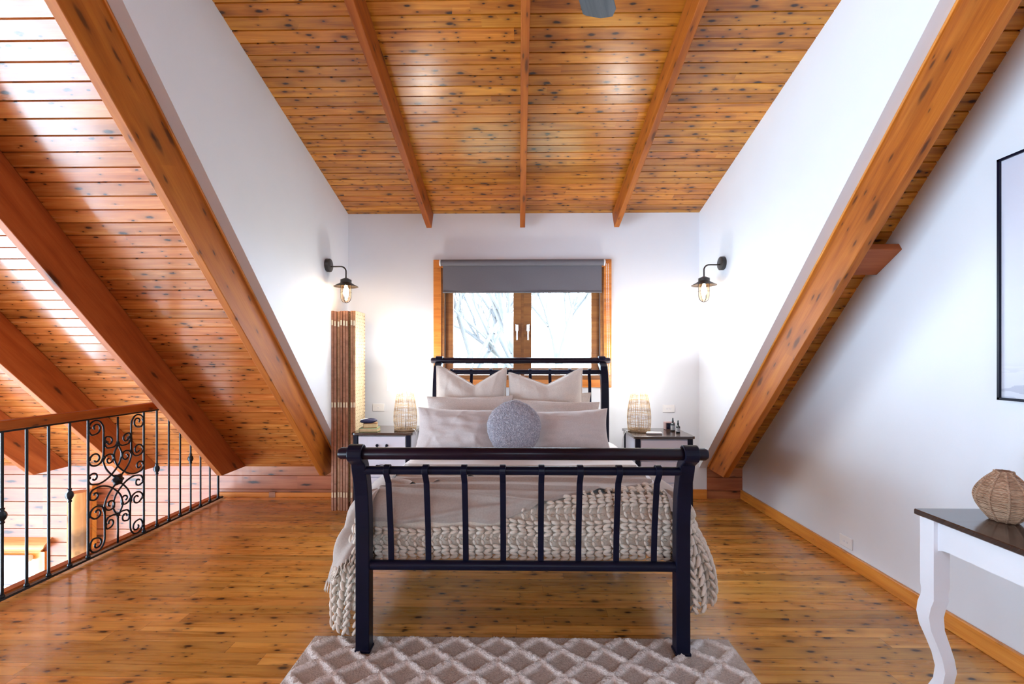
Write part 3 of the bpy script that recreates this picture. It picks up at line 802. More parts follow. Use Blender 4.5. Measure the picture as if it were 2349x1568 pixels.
# beige throw with folds and fringe
def throw():
    mb = MB()
    def ridge(x, t):
        h = 0.
        for (t0, sl, cv, A, w_) in ((-.52, .02, .05, .012, .03), (-.33, .0, .03, .010, .022), (-.18, .03, -.02, .014, .020), (-.04, .02, .03, .015, .018), (.06, .04, -.03, .014, .014), (.135, -.04, .05, .012, .012)):
            tc_ = t0 + sl*sin(x*3 + t0*9) + cv*x*x - .10*max(0, -x - .35)*0
            h += A*math.exp(-((t - tc_)/w_)**2)
        h *= 1.5
        # diagonal seam fold
        tc_ = .245 - .13*(x + .6); h += .007*math.exp(-((t - tc_)/.006)**2)*(1 if t > tc_ else .6)
        h += .004*noise.noise(Vector((x*6, t*9, 2)))
        return h
    def hem(x):
        # lower edge t as function of x: level on the left, rising toward the right
        base = TZ(.572)
        if x < -.12: return base + .004*sin(x*30)
        return base - (x + .12)*.36 - .12*max(0, x - .45)
    def f(u, v):
        x = -.86 + 1.69*u; s = x/(AH - RC)
        if s > 1: s = 1 + (x - (AH - RC))/(RC*PI/2)
        if s < -1: s = -1 - (-(AH - RC) - x)/(RC*PI/2)
        t0 = -.62 + .08*sin(x*2.1 + 1) + .03*sin(x*7); t1 = hem(x); t = t0 + (t1 - t0)*v
        off = .022 + ridge(x, t)
        if v < .03 or v > .985: off -= .010
        P, n = surf(max(-2, min(2, s)), t, off)
        if P.y > YF + RC and abs(x) > AH - RC:
            dx = abs(x) - (AH - RC); pass
        return tuple(P)
    mb.grid(f, 150, 130)
    # left hanging part
    def g(u, v):
        s = -1.02 - 1.5*u
        t1 = TZ(.50 - .30*min(1, u*1.5) + .02*sin(u*20)); t0 = .0
        t = t0 + (t1 - t0)*v
        fold = .022*sin(u*16 + v*3.5) * min(1, v*1.6) + .012*sin(u*31 - v*5)*v
        P, n = surf(s, t, .034 + fold, .085); return tuple(P)
    mb.grid(g, 80, 50)
    def g2(u, v):
        s = 1.0 + 1.3*u
        t1 = .12 + .05*u; t = -.0 + t1*v
        P, n = surf(s, t, .03 + .008*sin(u*14 + v*4), .02); return tuple(P)
    mb.grid(g2, 40, 16)
    # top cover of side strips beyond the corners (y > yi)
    def g3(sign):
        def q(u, v):
            y = YF + RC + .62*u; x = (AH - RC)*v
            return (sign*(AH - RC)*(.96 + .04*v) + XC, y, ZT + .02)
        return q
    return mb, hem
TM, hem = throw()
to = TM.build('throw_blanket', M['throw'], smooth=True, fix=False)
tag(to, 'smooth beige throw with fringe laid in folds across the bed foot', 'blanket')
mb = MB(); rnd = random.Random(5)
for i in range(46):
    u = .06 + .90*i/45; s = -1.02 - 1.5*u; tt = TZ(.50 - .30*min(1, u*1.5) + .02*sin(u*20))
    fold = .022*sin(u*16 + 3.5) + .012*sin(u*31 - 5)
    pts = []
    for j in range(5):
        P, n = surf(s + .01*j*rnd.uniform(-1, 1), tt - .008 + j*.014, .036 + fold + .002*j, .085); pts.append(P)
    mb.tube(pts, [.0035, .003, .0036, .003, .0012], 5)
mb.build('fringe', M['wool'], to, smooth=True); mb = MB()
for i in range(14):
    s = 1.25 + i*.05
    pts = [surf(s + .004*j, .13 + .012*j, .034, .02)[0] for j in range(4)]
    mb.tube(pts, .003, 5)
mb.build('fringe', M['wool'], to, smooth=True)

# ------------------------------------------------------------------ pillows
def pillow(w, h, T, mat, loc, lean, rz=0, roll=0, chop=0, chopw=.55, seed=0, flange=0., wr=.006, pinch=.07, top_tilt=0., name='pillow', chx=0., p=.55, nn=56):
    mb = MB()
    def shape(u, v, side):
        a = u*2 - 1; b = v*2 - 1
        # cluster samples at the border
        a = sin(a*PI/2)*.5 + a*.5; b = sin(b*PI/2)*.5 + b*.5
        x = w/2*a*(1 - pinch*(1 - b*b)*abs(a)); z = h/2*b*(1 - pinch*(1 - a*a)*abs(b))
        z += h/2
        if chop:
            ca = abs(a - chx); q = max(0, 1 - ca/ (1.0 if True else chopw)); z -= chop*(q**1.15)*((b + 1)/2)**2.2
        z += top_tilt*a*((b + 1)/2)
        th = max(0, (1 - abs(a)**2.4))**p * max(0, (1 - abs(b)**2.4))**p
        if chop: th *= 1 - .35*math.exp(-((a - chx)/.18)**2)*((b + 1)/2)
        n1 = noise.noise(Vector((a*3.1 + seed, b*3.3, side)))*1.0 + noise.noise(Vector((a*2 + seed, b*9, side + 5)))*.5
        rad = noise.noise(Vector((math.atan2(b, a)*5 + seed*3, (a*a + b*b)*.8, side*2)))*(a*a + b*b)*.6
        cr = 0
        for q_ in range(7):
            cxq = sin(seed*3.1 + q_*2.3)*.85; sl = sin(seed*1.7 + q_*1.1)*.35; ln = .35 + .3*abs(sin(seed + q_*4.))
            top = 1 if q_ % 2 else -1
            dx_ = a - cxq - sl*(b - top); reach = max(0, 1 - abs(b - top)/(ln*2))
            cr += math.exp(-(dx_/.05)**2)*reach - .6*math.exp(-((dx_ - .07)/.05)**2)*reach
        y = side*T/2*th + side*(n1 + rad + cr*.55)*wr*(th**.5)
        return (x, y, z)
    mb.grid(lambda u, v: shape(u, v, -1), nn, int(nn*.7)); mb.grid(lambda u, v: shape(u, v, 1), nn, int(nn*.7))
    o = mb.build(name, mat, loc=loc, rot=(lean, roll, rz), smooth=True, fix=False)
    if flange:
        pts = []
        K = 44
        def bord(k):
            k = k % (4*K); e = k//K; f = (k % K)/K
            return {0: (f, 0), 1: (1, f), 2: (1 - f, 1), 3: (0, 1 - f)}[e]
        ring = [Vector(shape(*bord(k), 1)) for k in range(4*K)]
        fm = MB(); fm.tube(ring, flange, 6, closed=True)
        fm.build('piping', mat, o, smooth=True)
    return o
R_ = math.radians
Zb = ZT + .008
tag(pillow(.60, .635, .19, M['linen'], (-.405, 3.855, Zb), R_(-8), chop=.16, seed=1, flange=.006, wr=.012, chx=.1, pinch=.03), 'cream linen square pillow with a chopped top, left one against the headboard', 'pillow', 'cream square pillows')
tag(pillow(.625, .60, .19, M['linen'], (.228, 3.85, Zb), R_(-8), chop=.12, seed=5, flange=.006, wr=.012, chx=.03, top_tilt=.022, pinch=.03), 'cream linen square pillow with a chopped top, right one against the headboard', 'pillow', 'cream square pillows')
tag(pillow(.62, .40, .09, M['linen'], (.31, 3.955, Zb), R_(-2), seed=9, wr=.006, flange=.004), 'cream pillow mostly hidden, only one corner showing beside the right headboard post', 'pillow')
tag(pillow(.71, .40, .15, M['waffle'], (-.40, 3.68, Zb), R_(-14), seed=12, wr=.010, rz=R_(1), top_tilt=.004), 'long beige textured pillow in the middle row on the left', 'pillow', 'beige textured long pillows')
tag(pillow(.71, .365, .15, M['waffle'], (.305, 3.68, Zb), R_(-14), seed=16, wr=.010, rz=R_(-1), top_tilt=-.012), 'long beige textured pillow in the middle row on the right', 'pillow', 'beige textured long pillows')
tag(pillow(.63, .32, .20, M['velvet'], (-.475, 3.475, Zb), R_(-17), seed=21, wr=.014, rz=R_(-2), top_tilt=-.01), 'oblong beige velvet cushion in front on the left of the round one', 'cushion', 'oblong velvet cushions')
tag(pillow(.60, .31, .21, M['velvet'], (.395, 3.475, Zb), R_(-17), seed=27, wr=.008, rz=R_(3), top_tilt=.012), 'oblong beige velvet cushion in front on the right of the round one', 'cushion', 'oblong velvet cushions')
# round cushion
def roundc():
    mb = MB(); prof = []
    n = 26
    for i in range(n+1):
        a = -PI/2 + PI*i/n
        prof.append((.197*max(.001, cos(a))**.62, .075*sin(a)))
    mb.lathe(prof, n=72, axis='Y', mod=lambda a, z: 1 + .012*sin(a*5) + .008*sin(a*13 + 1))
    mb.v = [tuple(Vector(v) + Vector(v).normalized()*.0035*noise.noise(Vector(v)*70)) for v in mb.v]
    return mb.build('round_cushion', M['boucle'], loc=(-.034, 3.345, Zb + .193), rot=(R_(-12), 0, 0), smooth=True)
tag(roundc(), 'round grey boucle cushion standing at the front centre of the bed', 'cushion')

# ------------------------------------------------------------------ nightstands
def nightstand(x0, x1, y0, y1, lb):
    t = empty('nightstand', ((x0 + x1)/2, (y0 + y1)/2, 0)); hx = (x1 - x0)/2; hy = (y1 - y0)/2; H = .725
    n = 5; cr = .035; pts = []
    for (cx_, cy_, a0) in ((hx - cr, hy - cr, 0), (-hx + cr, hy - cr, PI/2), (-hx + cr, -hy + cr, PI), (hx - cr, -hy + cr, 1.5*PI)):
        for i in range(n+1):
            a = a0 + PI/2*i/n; pts.append((cx_ + cr*cos(a), cy_ + cr*sin(a)))
    MB().prism(pts, H - .022, H, 'Z').build('table_top', M['darkwood'], t, bevel=.004)
    ix, iy = hx - .018, hy - .018
    for sx in (-1, 1):
        for sy in (-1, 1):
            MB().box(sx*ix - .019*(1 + sx), sx*ix + .019*(1 - sx), sy*iy - .019*(1 + sy), sy*iy + .019*(1 - sy), 0, H - .022, .003).build('leg', M['bedmetal'], t)
    MB().box(-ix + .01, ix - .01, -iy + .022, iy - .01, .14, H - .03).build('cabinet_body', M['drawer'], t)
    zt = H - .034; hd = (zt - .15)/3
    for k in range(3):
        z1 = zt - k*hd; z0 = z1 - hd + .008
        d = MB().box(-ix + .044, ix - .044, -iy + .004, -iy + .024, z0, z1, .003).build('drawer', M['drawer'], t)
        mb = MB(); zc = (z0 + z1)/2 + .008
        for sx in (-1, 1):
            mb.lathe([(.012, 0), (.013, -.004), (.009, -.010), (.006, -.016)], (sx*.042, -iy + .004, zc), n=14, axis='Y')
        g_ = [(-.046 + .092*i/10, -iy - .012, zc - (.028 if k != 1 or x0 > 0 else -.014)*sin(PI*i/10)) for i in range(11)]
        mb.tube(g_, .0032, 6)
        mb.build('handle', M['bedmetal'], d, smooth=True, auto=.9)
    return tag(t, lb, 'nightstand', 'matching nightstands')
NL = nightstand(-1.462, -.925, 3.97, 4.41, 'dark topped nightstand with pale drawers left of the bed, holding the books')
NR = nightstand(.955, 1.465, 3.82, 4.30, 'dark topped nightstand with pale drawers right of the bed, holding the bottles')
ZN = .7255
# ------------------------------------------------------------------ table lamps
def lamp(x, y, lb, seed):
    t = empty('table_lamp', (x, y, ZN)); rnd = random.Random(seed)
    H = .36
    def R(z):
        q = z/H
        return (.094 + .008*sin(PI*min(1, q*1.6)))*math.sqrt(max(.1, 1 - (max(0, q - .42)/.72)**2.2))
    mb = MB()
    for k in range(30):
        a = 2*PI*(k + rnd.uniform(-.25, .25))/30
        dbl = (.0,) if k % 5 else (.0, .035)
        for d in dbl:
            mb.tube([((R(H*i/9) )*cos(a + d + .02*sin(i)), R(H*i/9)*sin(a + d + .02*sin(i)), H*i/9) for i in range(10)], .0013, 4)
    for k in range(30):
        z = .004 + (H - .006)*(k + rnd.uniform(-.25, .25))/30; z = max(.003, z)
        mb.tube([((R(z) + .0015)*cos(2*PI*i/28), (R(z) + .0015)*sin(2*PI*i/28), z + rnd.uniform(-.002, .002)) for i in range(28)], rnd.uniform(.0011, .0017), 4, closed=True)
    for z in (.002, .008, .015, H):
        mb.tube([(R(z)*cos(2*PI*i/28), R(z)*sin(2*PI*i/28), z) for i in range(28)], .0028, 5, closed=True)
    mb.build('woven_base', M['rattan'], t, smooth=True)
    mb = MB().tube([(0, 0, .0), (0, 0, .42)], .005, 8); mb.lathe([(.016, .40), (.018, .41), (.018, .45), (.012, .455)], n=12)
    mb.build('lamp_stem', M['plastic'], t, smooth=True)
    sh = MB(); z0, z1, r0, r1 = .362, .575, .160, .150
    n = 48
    vs = []
    for (r, z) in ((r0, z0), (r1, z1), (r1 - .003, z1), (r0 - .003, z0)):
        vs += [(r*cos(2*PI*k/n), r*sin(2*PI*k/n), z) for k in range(n)]
    fs = [(a*n + k, a*n + (k+1) % n, ((a+1) % 4)*n + (k+1) % n, ((a+1) % 4)*n + k) for a in range(4) for k in range(n)]
    sh.add(vs, fs); sh.build('lamp_shade', M['shade'], t, smooth=True, auto=.8)
    MB().lathe([(.002, -.032), (.02, -.026), (.028, -.008), (.024, .014), (.013, .03), (.012, .04)], (0, 0, .49), n=16).build('bulb', M['bulb2'], t, smooth=True)
    L = bpy.data.lights.new('lamp_light', 'POINT'); L.energy = LAMP; L.color = (1., .93, .85); L.shadow_soft_size = .05
    lo = bpy.data.objects.new('lamp_light', L); C.objects.link(lo); lo.parent = t; lo.location = (0, 0, .535)
    return tag(t, lb, 'lamp', 'table lamps on the nightstands')
LAMP = 13.
TL = lamp(-1.022, 4.13, 'woven rattan table lamp with white shade on the left nightstand', 1)
TR = lamp(1.068, 4.10, 'woven rattan table lamp with white shade on the right nightstand', 2)
MB().tube(catmull([(.075, -.05, .02), (.105, -.06, .004), (.118, -.055, -.06), (.125, -.03, -.25), (.13, .02, -.5)], 5), .0028, 6).build('power_cord', M['plastic'], TL, smooth=True)
MB().tube(catmull([(-.09, -.03, .01), (-.125, -.03, .004), (-.15, -.02, -.08), (-.155, 0, -.25), (-.14, .05, -.5)], 5), .0028, 6).build('power_cord', M['plastic'], TR, smooth=True)

# ------------------------------------------------------------------ wall lanterns
def sconce(x, y, z, sg, lb):
    t = empty('wall_lantern', (x, y, z))
    MB().lathe([(.056, 0), (.058, .004*sg), (.058, .032*sg), (.053, .036*sg)], n=28, axis='X').build('wall_plate', M['lampmetal'], t, smooth=True, auto=.7)
    pts = [(.03*sg, 0, -.012), (.08*sg, 0, -.012), (.125*sg, 0, -.012)] + [((.125 + .045*sin(a))*sg, 0, -.057 + .045*cos(a)) for a in (.4, .8, 1.2, 1.57)] + [(.17*sg, 0, -.115)]
    MB().tube(catmull(pts, 4), .0065, 10).build('arm', M['lampmetal'], t, smooth=True)
    cx_ = .17*sg; zz = -.115
    MB().lathe([(.008, .004), (.03, -.006), (.047, -.014), (.047, -.038), (.052, -.044), (.104, -.072), (.104, -.075), (.05, -.048), (.045, -.042), (.04, -.042)], (cx_, 0, zz), n=32).build('lantern_hood', M['lampmetal'], t, smooth=True, auto=.5)
    g = [(.040, -.044), (.040, -.16), (.036, -.185), (.024, -.203), (.004, -.21)]
    MB().lathe(g, (cx_, 0, zz), n=20).build('glass_globe', M['amber'], t, smooth=True)
    mb = MB(); rg = .045
    for ph in (0, PI/2):
        P = [(cx_ + rg*cos(ph), rg*sin(ph), zz - .045), (cx_ + rg*cos(ph), rg*sin(ph), zz - .15)]
        P += [(cx_ + rg*cos(a)*cos(ph), rg*cos(a)*sin(ph), zz - .165 - .052*sin(a)) for a in [PI*i/12 for i in range(13)]]
        P += [(cx_ - rg*cos(ph), -rg*sin(ph), zz - .15), (cx_ - rg*cos(ph), -rg*sin(ph), zz - .045)]
        mb.tube(P, .0028, 6)
    mb.tube([(cx_ + .047*cos(2*PI*i/24), .047*sin(2*PI*i/24), zz - .125) for i in range(24)], .0015, 5, closed=True)
    mb.build('cage', M['lampmetal'], t, smooth=True)
    MB().lathe([(.008, -.05), (.010, -.062), (.022, -.10), (.024, -.13), (.018, -.155), (.004, -.168)], (cx_, 0, zz), n=16).build('bulb', M['bulb'], t, smooth=True)
    return tag(t, lb, 'wall lamp', 'lit wall lanterns')
sconce(DL, 4.02, 2.190, 1, 'lit black wall lantern on the left white wall above the folding screen')
sconce(DR, 3.99, 2.190, -1, 'lit black wall lantern on the right white wall above the bottles')

# ------------------------------------------------------------------ folding screen
scrn = empty('folding_screen', (-1.58, 4.24, 0)); tag(scrn, 'folded woven room divider standing in the corner left of the nightstand', 'room divider')
xs = [-.098, -.0735, -.045, -.0205, .008, .0325, .076, .1005]
for i, x in enumerate(xs):
    top = 1.80 - (.004 if i in (1, 2) else 0)
    y0 = -.125 + (.008 if i in (2, 3) else 0); last = i == 7
    mb = MB()
    for (a_, b_) in ((y0, y0 + .022), (.110, .130)): mb.box(x - .0105, x + .0105, a_, b_, 0.0, top, .0025)
    mb.box(x - .0105, x + .0105, y0 + .022, .110, top - .03, top); mb.box(x - .0105, x + .0105, y0 + .022, .110, .03, .06)
    lf = mb.build('screen_leaf', M['leafedge'], scrn)
    pm = MB(); ext = .0112
    pm.box(x - ext, x + ext, y0 + .003 if last else y0 + .02, .100, .07, top - .012)
    if last:
        pm.box(x - ext - .0004, x + ext + .001, y0 + .003, .132, top - .022, top - .002); pm.box(x - ext, x + ext + .001, y0 + .003, .132, 1.372, 1.386)
        z = .08
        while z < top - .04:
            pm.box(x + .004, x + ext + .0008, .098, .132, z, z + .020); z += .034
    pm.build('woven_panel', M['woven'], lf)
    for z in (top - .13 - .004*(i % 3), .93, .12):
        hh = MB().box(x - .0075, x + .0075, y0 - .0022, y0, z, z + .046, .0006).build('hinge', M['brass'], lf)
        hh['label'] = 'pale brass hinge plate'

# ------------------------------------------------------------------ things on the nightstands
bk = empty('book', (-1.315, 4.07, ZN)); bk.rotation_euler = (0, 0, R_(3))
MB().box(-.085, .07, -.055, .055, .004, .030).build('pages', M['paper'], bk)
mb = MB(); mb.box(-.088, .073, -.058, .058, 0, .004); mb.box(-.088, .073, -.058, .058, .030, .034); mb.box(-.088, -.085, -.058, .058, 0, .034); mb.build('cover', M['cover2'], bk)
tag(bk, 'thick paperback with a green cover, lower of the two books on the left nightstand', 'book', 'books on the left nightstand')
b2 = copy_tree(bk); b2.location = (-1.312, 4.075, ZN + .0342); b2.rotation_euler = (0, 0, R_(12)); b2.scale = (.72, .8, 1.15)
b2['label'] = 'small thick tan paperback on top of the green book'
for c in b2.children:
    if c.name.startswith('cover'):
        c.data = c.data.copy(); c.data.materials[0] = M['cover1']
def case_(u, v):
    a = 2*PI*u; b = -PI/2 + PI*v
    return (.075*cos(a)*cos(b)**.8 if cos(b) > 0 else 0, .032*sin(a)*max(0, cos(b))**.8, .018 + .018*sin(b) + .004*sin(a*2))
ec = MB().grid(case_, 28, 14).build('eye_mask', M['navy'], loc=(-1.330, 4.06, ZN + .0748), rot=(0, R_(-4), R_(10)), smooth=True)
tag(ec, 'navy padded eye mask lying on top of the two books', 'eye mask')
MB().box(-.07, -.01, -.012, .03, .030, .0385, .003).build('strap', M['plastic'], ec, smooth=True)
# right stand
cl = empty('digital_clock', (1.435, 4.22, ZN))
mb = MB(); mb.box(-.045, .045, -.03, .03, 0, .068, .003); mb.build('clock_case', M['pinkbox'], cl)
MB().box(-.036, .036, -.0325, -.030, .008, .060).build('clock_face', M['screenblk'], cl)
tag(cl, 'small box-shaped clock with a dark face at the back of the right nightstand', 'clock'); cl.location = (1.372, 4.21, ZN)
def dropper(x, y, h, lb):
    t = empty('dropper_bottle', (x, y, ZN))
    MB().lathe([(.016, 0), (.0175, .003), (.0175, h), (.014, h + .008), (.007, h + .013), (.007, h + .018)], n=20).build('bottle_body', M['bottle'], t, smooth=True, auto=.8)
    MB().lathe([(.0085, h + .016), (.009, h + .032), (.006, h + .034), (.006, h + .046), (.004, h + .056)], n=14).build('dropper_cap', M['bottle'], t, smooth=True, auto=.8)
    MB().lathe([(.0179, .012), (.0179, h - .01)], n=20).build('bottle_label', M['labelw'], t, smooth=True, auto=.8)
    return tag(t, lb, 'bottle', 'dropper bottles on the right nightstand')
dropper(1.385, 4.02, .052, 'dark dropper bottle with grey label, nearer one on the right nightstand')
dropper(1.368, 4.105, .062, 'taller dark dropper bottle behind the labelled one on the right nightstand')
rm = MB().box(-.065, .065, -.022, .022, 0, .02, .006).build('white_remote', M['plastic'], loc=(1.155, 3.935, ZN), rot=(0, 0, R_(-3)), smooth=True, auto=.9)
tag(rm, 'small white remote control lying beside the right lamp', 'remote')
MB().box(-.058, -.01, -.014, .014, .019, .0215, .001).build('button_pad', M['tablew'], rm)

# switch plates
def plate(name, loc, rot, w, h, nb, lb, cat):
    t = empty(name, loc, rot)
    MB().box(-w/2, w/2, -.009, 0, -h/2, h/2, .003).build('cover_plate', M['plastic'], t)
    for i in range(nb):
        x = (i - (nb - 1)/2)*.028
        MB().box(x - .008, x + .008, -.0125, -.009, -.006, .006, .0015).build('rocker', M['tablew'], t)
    return tag(t, lb, cat)
plate('light_switch', (-1.387, W, .888), (0, 0, 0), .118, .075, 1, 'white single switch plate on the wall above the books', 'switch')
plate('light_switch', (1.468, W, .880), (0, 0, 0), .118, .075, 2, 'white double switch plate on the wall above the clock', 'switch')
po = plate('power_outlet', (RX, 3.10, .150), (0, 0, -PI/2), .118, .075, 2, 'white double power outlet low on the right wall above the baseboard', 'outlet')

# ------------------------------------------------------------------ rug
def rug():
    x0, x1, y0, y1 = -1.005, 1.02, .95, 2.25; d = .0065
    nu = int((x1 - x0)/d); nv = int((y1 - y0)/d); px, py = .198, .183
    def f(u, v):
        x = x0 + (x1 - x0)*u; y = y0 + (y1 - y0)*v
        wob = .010*noise.noise(Vector((x*7, y*7, 0))); wob2 = .010*noise.noise(Vector((x*7, y*7, 9)))
        a = ((x + .098 + wob)/px + (y - 2.24 + wob2)/py); b = ((x + .098 + wob)/px - (y - 2.24 + wob2)/py)
        da = abs(a - round(a)); db = abs(b - round(b)); m = min(da, db)
        hgt = max(0, 1 - (m/(.155 + .05*noise.noise(Vector((x*30, y*30, 7)))))**2.2)
        edge = min(x - x0, x1 - x, y - y0, y1 - y)
        if edge < .03: hgt *= max(0, (edge - .008)/.022)
        n1 = noise.noise(Vector((x*110, y*110, 1))); n2 = noise.noise(Vector((x*48, y*48, 4)))
        z = .010 + .0016*n1 + hgt*(.016 + .006*n1 + .006*n2)
        if edge < .002: z = .001
        return (x + .004*n2*hgt, y + .004*n1*hgt, z)
    mb = MB().grid(f, nu, nv)
    return mb.build('rug', M['rug'], smooth=True, fix=False)
tag(rug(), 'beige rug with raised cream diamond lattice under the bed footboard', 'rug')

# ------------------------------------------------------------------ side table at the right
tb = empty('side_table', (1.87, 1.65, 0)); tag(tb, 'white side table with dark glossy top and curved legs by the right wall', 'table')
hx, hy, H = .26, .25, .76
MB().box(-hx, hx, -hy, hy, H - .022, H, .003).build('table_top', M['darkwood'], tb)
def cab(sx, sy):
    mb = MB(); Z = [.738, .50, .465, .455, .425, .42, .39, .35, .30, .25, .20, .15, .10, .05, .015, 0]
    O = [0, 0, 0, 0, 0, 0, -.006, -.010, -.006, .006, .017, .023, .018, .002, -.018, -.024]
    Wd = [.062, .062, .062, .058, .058, .060, .060, .058, .054, .050, .047, .045, .043, .041, .042, .042]
    vs = []
    for z, o, w in zip(Z, O, Wd):
        cx_ = sx*(hx - .045 - o); cy_ = sy*(hy - .045 - o)
        for (a, b) in ((-1, -1), (1, -1), (1, 1), (-1, 1)): vs.append((cx_ + a*w/2, cy_ + b*w/2, z))
    n = len(Z); fs = [(0, 1, 2, 3), tuple((n-1)*4 + k for k in (3, 2, 1, 0))]
    for i in range(n-1):
        for k in range(4): fs.append((i*4 + k, (i+1)*4 + k, (i+1)*4 + (k+1) % 4, i*4 + (k+1) % 4))
    mb.add(vs, fs); return mb
for sx in (-1, 1):
    for sy in (-1, 1): cab(sx, sy).build('leg', M['tablew'], tb, smooth=True, auto=.45)
def apron(L):
    n = 14; pts = [(-L, .738), (L, .738)]
    low = [(L, .56), (L - .012, .60)] + [(L - .012 - .06*(1 - cos(PI/2*i/6)), .60 + .028*sin(PI/2*i/6)) for i in range(1, 7)]
    pts += low + [(-x, z) for (x, z) in reversed(low)]
    return pts
for sy in (-1, 1):
    MB().prism(apron(hx - .05), sy*(hy - .04) - .01, sy*(hy - .04) + .01, 'Y').build('apron', M['tablew'], tb)
for sx in (-1, 1):
    MB().prism(apron(hy - .05), sx*(hx - .04) - .01, sx*(hx - .04) + .01, 'X').build('apron', M['tablew'], tb)
# wicker vase
def vase():
    prof = [(.030, 0), (.036, .004), (.048, .018), (.068, .048), (.077, .075), (.078, .092), (.070, .118), (.054, .145), (.038, .165), (.026, .178), (.024, .187), (.020, .187), (.022, .176)]
    P = catmull([(r, z, 0) for r, z in prof], 3)
    mb = MB().lathe([(max(.002, p[0]), p[1]) for p in P], n=72, mod=lambda a, z: 1 + .085*abs(cos(a*5))**.7 - .04)
    o = mb.build('wicker_vase', M['wicker'], loc=(1.823, 1.755, H + .001), rot=(0, 0, .3), smooth=True)
    rb = MB()
    for k in range(10):
        a = 2*PI*(k + .0)/10
        rb.tube([(p[0]*1.065*cos(a), p[0]*1.065*sin(a), p[1]) for p in P[:-6]], .0042, 6)
    rb.build('rib', M['wicker'], o, smooth=True)
    tw = MB()
    for k in range(26):
        q = k/25*(len(P) - 10); i = int(q); p = P[i].lerp(P[i+1], q - i); R0 = p[0]
        ring = [((R0*(1.02 + .085*abs(cos(5*a))**.7 - .04) + .0008*sin(30*a + k*PI))*cos(a), (R0*(1.02 + .085*abs(cos(5*a))**.7 - .04) + .0008*sin(30*a + k*PI))*sin(a), p[1]) for a in [2*PI*j/90 for j in range(90)]]
        tw.tube(ring, .0014, 4, closed=True)
    tw.build('weave', M['wicker'], o, smooth=True)
    return tag(o, 'squat brown ribbed wicker vase on the dark side table top', 'vase')
vase()
# framed print
fr = empty('framed_print', (RX, 1.55, 1.725)); tag(fr, 'tall pale seascape print in a thin black frame on the right wall', 'picture')
L_ = .56; Hh = .541; mb = MB(); b_ = .011
mb.box(-.028, 0, L_ - b_, L_, -Hh, Hh); mb.box(-.028, 0, -L_, -L_ + b_, -Hh, Hh); mb.box(-.028, 0, -L_, L_, Hh - b_, Hh); mb.box(-.028, 0, -L_, L_, -Hh, -Hh + b_)
mb.build('frame', M['bedmetal'], fr)
MB().box(-.018, 0, -L_ + b_, L_ - b_, 0, 2*Hh - 2*b_).build('print', M['art'], fr, loc=(0, 0, -Hh + b_))

# ------------------------------------------------------------------ ceiling fan
fz = 3.0
fan = empty('ceiling_fan', (.135, 1.515, 0)); tag(fan, 'ceiling fan with grey wooden blades, one blade tip showing at the top', 'fan')
zc = RZ - 1.48 
zr = 3.34
MB().tube([(0, 0, fz + .06), (0, 0, zr)], .012, 10).build('downrod', M['lampmetal'], fan, smooth=True)
MB().lathe([(.02, .09), (.07, .07), (.10, .03), (.10, -.03), (.06, -.06), (.01, -.065)], (0, 0, fz), n=28).build('motor_housing', M['lampmetal'], fan, smooth=True, auto=.7)
MB().lathe([(.05, .04), (.055, 0), (.02, -.04)], (0, 0, zr + .0), n=20).build('canopy', M['lampmetal'], fan, smooth=True)
import math as _m
ang0 = _m.atan2(2.175 - 1.48, .388 - .13)
for k in range(3):
    a = ang0 + k*2*PI/3; L2 = .725
    pts = [(.12, -.05), (L2*.6, -.072), (L2 - .02, -.077), (L2 + .02, -.055), (L2 + .012, 0), (L2 - .03, .06), (L2 - .045, .073), (L2*.6, .070), (.12, .05)]
    MB().prism(pts, fz - .004, fz + .004, 'Z').build('blade', M['blade'], fan, rot=(0, 0, a))

# ------------------------------------------------------------------ outside
og = MB().box(-40, 40, 4.9, 60, -4.2, -4.0).build('ground_outside', M['ground']); struct(og); og.name = 'ground'

def tree(x, y, z0, h, seed, lb):
    rnd = random.Random(seed); mb = MB()
    def br(p, d, L, r, dep):
        q = p + d*L; mid = p.lerp(q, .5) + Vector((rnd.uniform(-1, 1), rnd.uniform(-1, 1), 0))*L*.05
        mb.tube([p, mid, q], [r, r*.85, r*.65], 6, cap=False)
        if dep == 0: return
        for k in range(3 if dep > 1 else 4):
            nd = (d + Vector((rnd.uniform(-.6, .6), rnd.uniform(-.6, .6), rnd.uniform(-.15, .35)))).normalized()
            br(p.lerp(q, rnd.uniform(.55, 1.)), nd, L*rnd.uniform(.55, .8), r*.55, dep - 1)
    br(Vector((0, 0, 0)), Vector((rnd.uniform(-.08, .08), 0, 1)).normalized(), h*.45, h*.022, 5)
    return tag(mb.build('bare_tree', M['bark'], loc=(x, y, z0), smooth=True, fix=False), lb, 'tree', 'bare trees outside the window')
tree(-1.35, 10.5, -4.0, 9.5, 3, 'bare tree outside, faint through the left window pane')
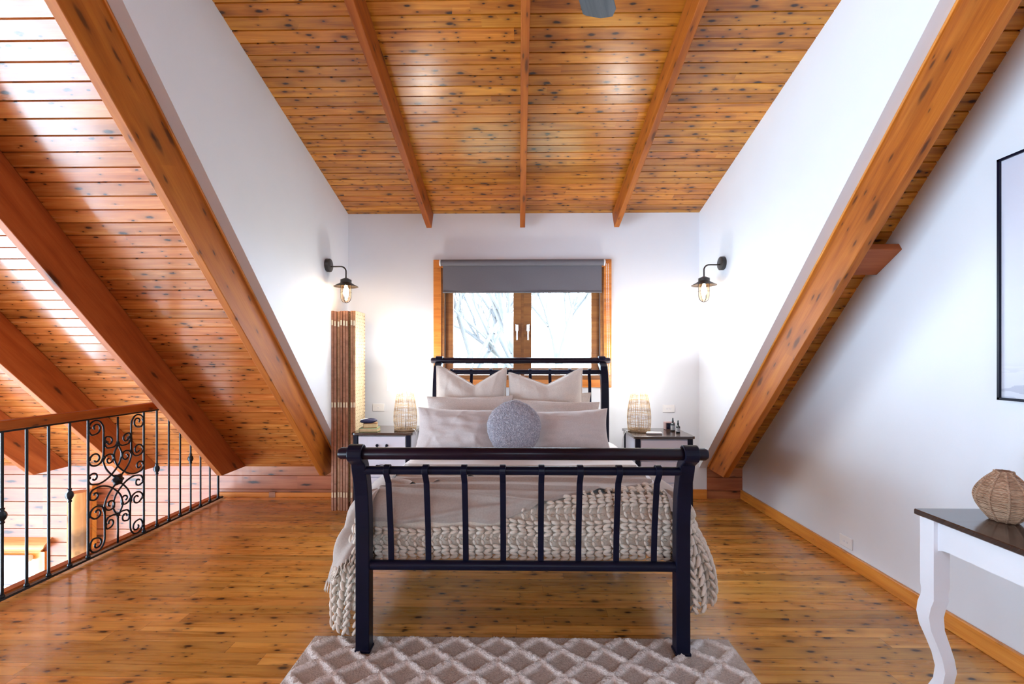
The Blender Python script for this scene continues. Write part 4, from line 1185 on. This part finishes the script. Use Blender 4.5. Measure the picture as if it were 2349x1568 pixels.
tree(-.2, 13.5, -4.0, 11., 8, 'bare tree outside, nearest the middle of the bedroom window')
tree(1.0, 11.5, -4.0, 9.5, 12, 'bare tree outside, faint through the right window pane')
# ------------------------------------------------------------------ light
wd = bpy.data.worlds.new('World'); bpy.context.scene.world = wd; wd.use_nodes = True
bg = wd.node_tree.nodes['Background']; bg.inputs[0].default_value = (.64, .82, 1., 1); bg.inputs[1].default_value = 20.0
def portal(loc, rot, sx, sy):
    L = bpy.data.lights.new('window_portal', 'AREA'); L.shape = 'RECTANGLE'; L.size = sx; L.size_y = sy; L.cycles.is_portal = True
    o = bpy.data.objects.new('window_portal', L); C.objects.link(o); o.location = loc; o.rotation_euler = rot
portal((.03, W + .12, 1.72), (-PI/2, 0, 0), 1.6, 1.12)
for (y0, y1) in gy: portal((LX - .1, (y0 + y1)/2, (gz0 + gz1)/2), (0, -PI/2, 0), gz1 - gz0, y1 - y0)
portal(((vx0 + vx1)/2, W + .12, (vz0 + vz1)/2), (-PI/2, 0, 0), vx1 - vx0, vz1 - vz0)

portal((0, YB + 2.673/s2 - .08, RZ - YR - (YR - YB) + 2.673/s2 + .08), (PI/4, 0, 0), .9, 1.13)
# ------------------------------------------------------------------ camera
cam = bpy.data.cameras.new('camera'); co = bpy.data.objects.new('camera', cam); C.objects.link(co)
co.location = (0, 0, 1.37); co.rotation_euler = (PI/2, 0, .0147)
cam.sensor_width = 36; cam.lens = 1055/2349*36; cam.shift_y = (822 - 784)/2349; cam.clip_start = .05
sc = bpy.context.scene; sc.camera = co
sc.view_settings.view_transform = 'Standard'; sc.view_settings.look = 'None'; sc.view_settings.gamma = 1.
sc.view_settings.exposure = 0.32
sc.cycles.use_adaptive_sampling = True; sc.cycles.adaptive_threshold = .02; sc.cycles.max_bounces = 6; sc.cycles.diffuse_bounces = 4; sc.cycles.glossy_bounces = 3; sc.cycles.transparent_max_bounces = 8
sc.cycles.sample_clamp_indirect = 6.; sc.cycles.caustics_reflective = False; sc.cycles.caustics_refractive = False
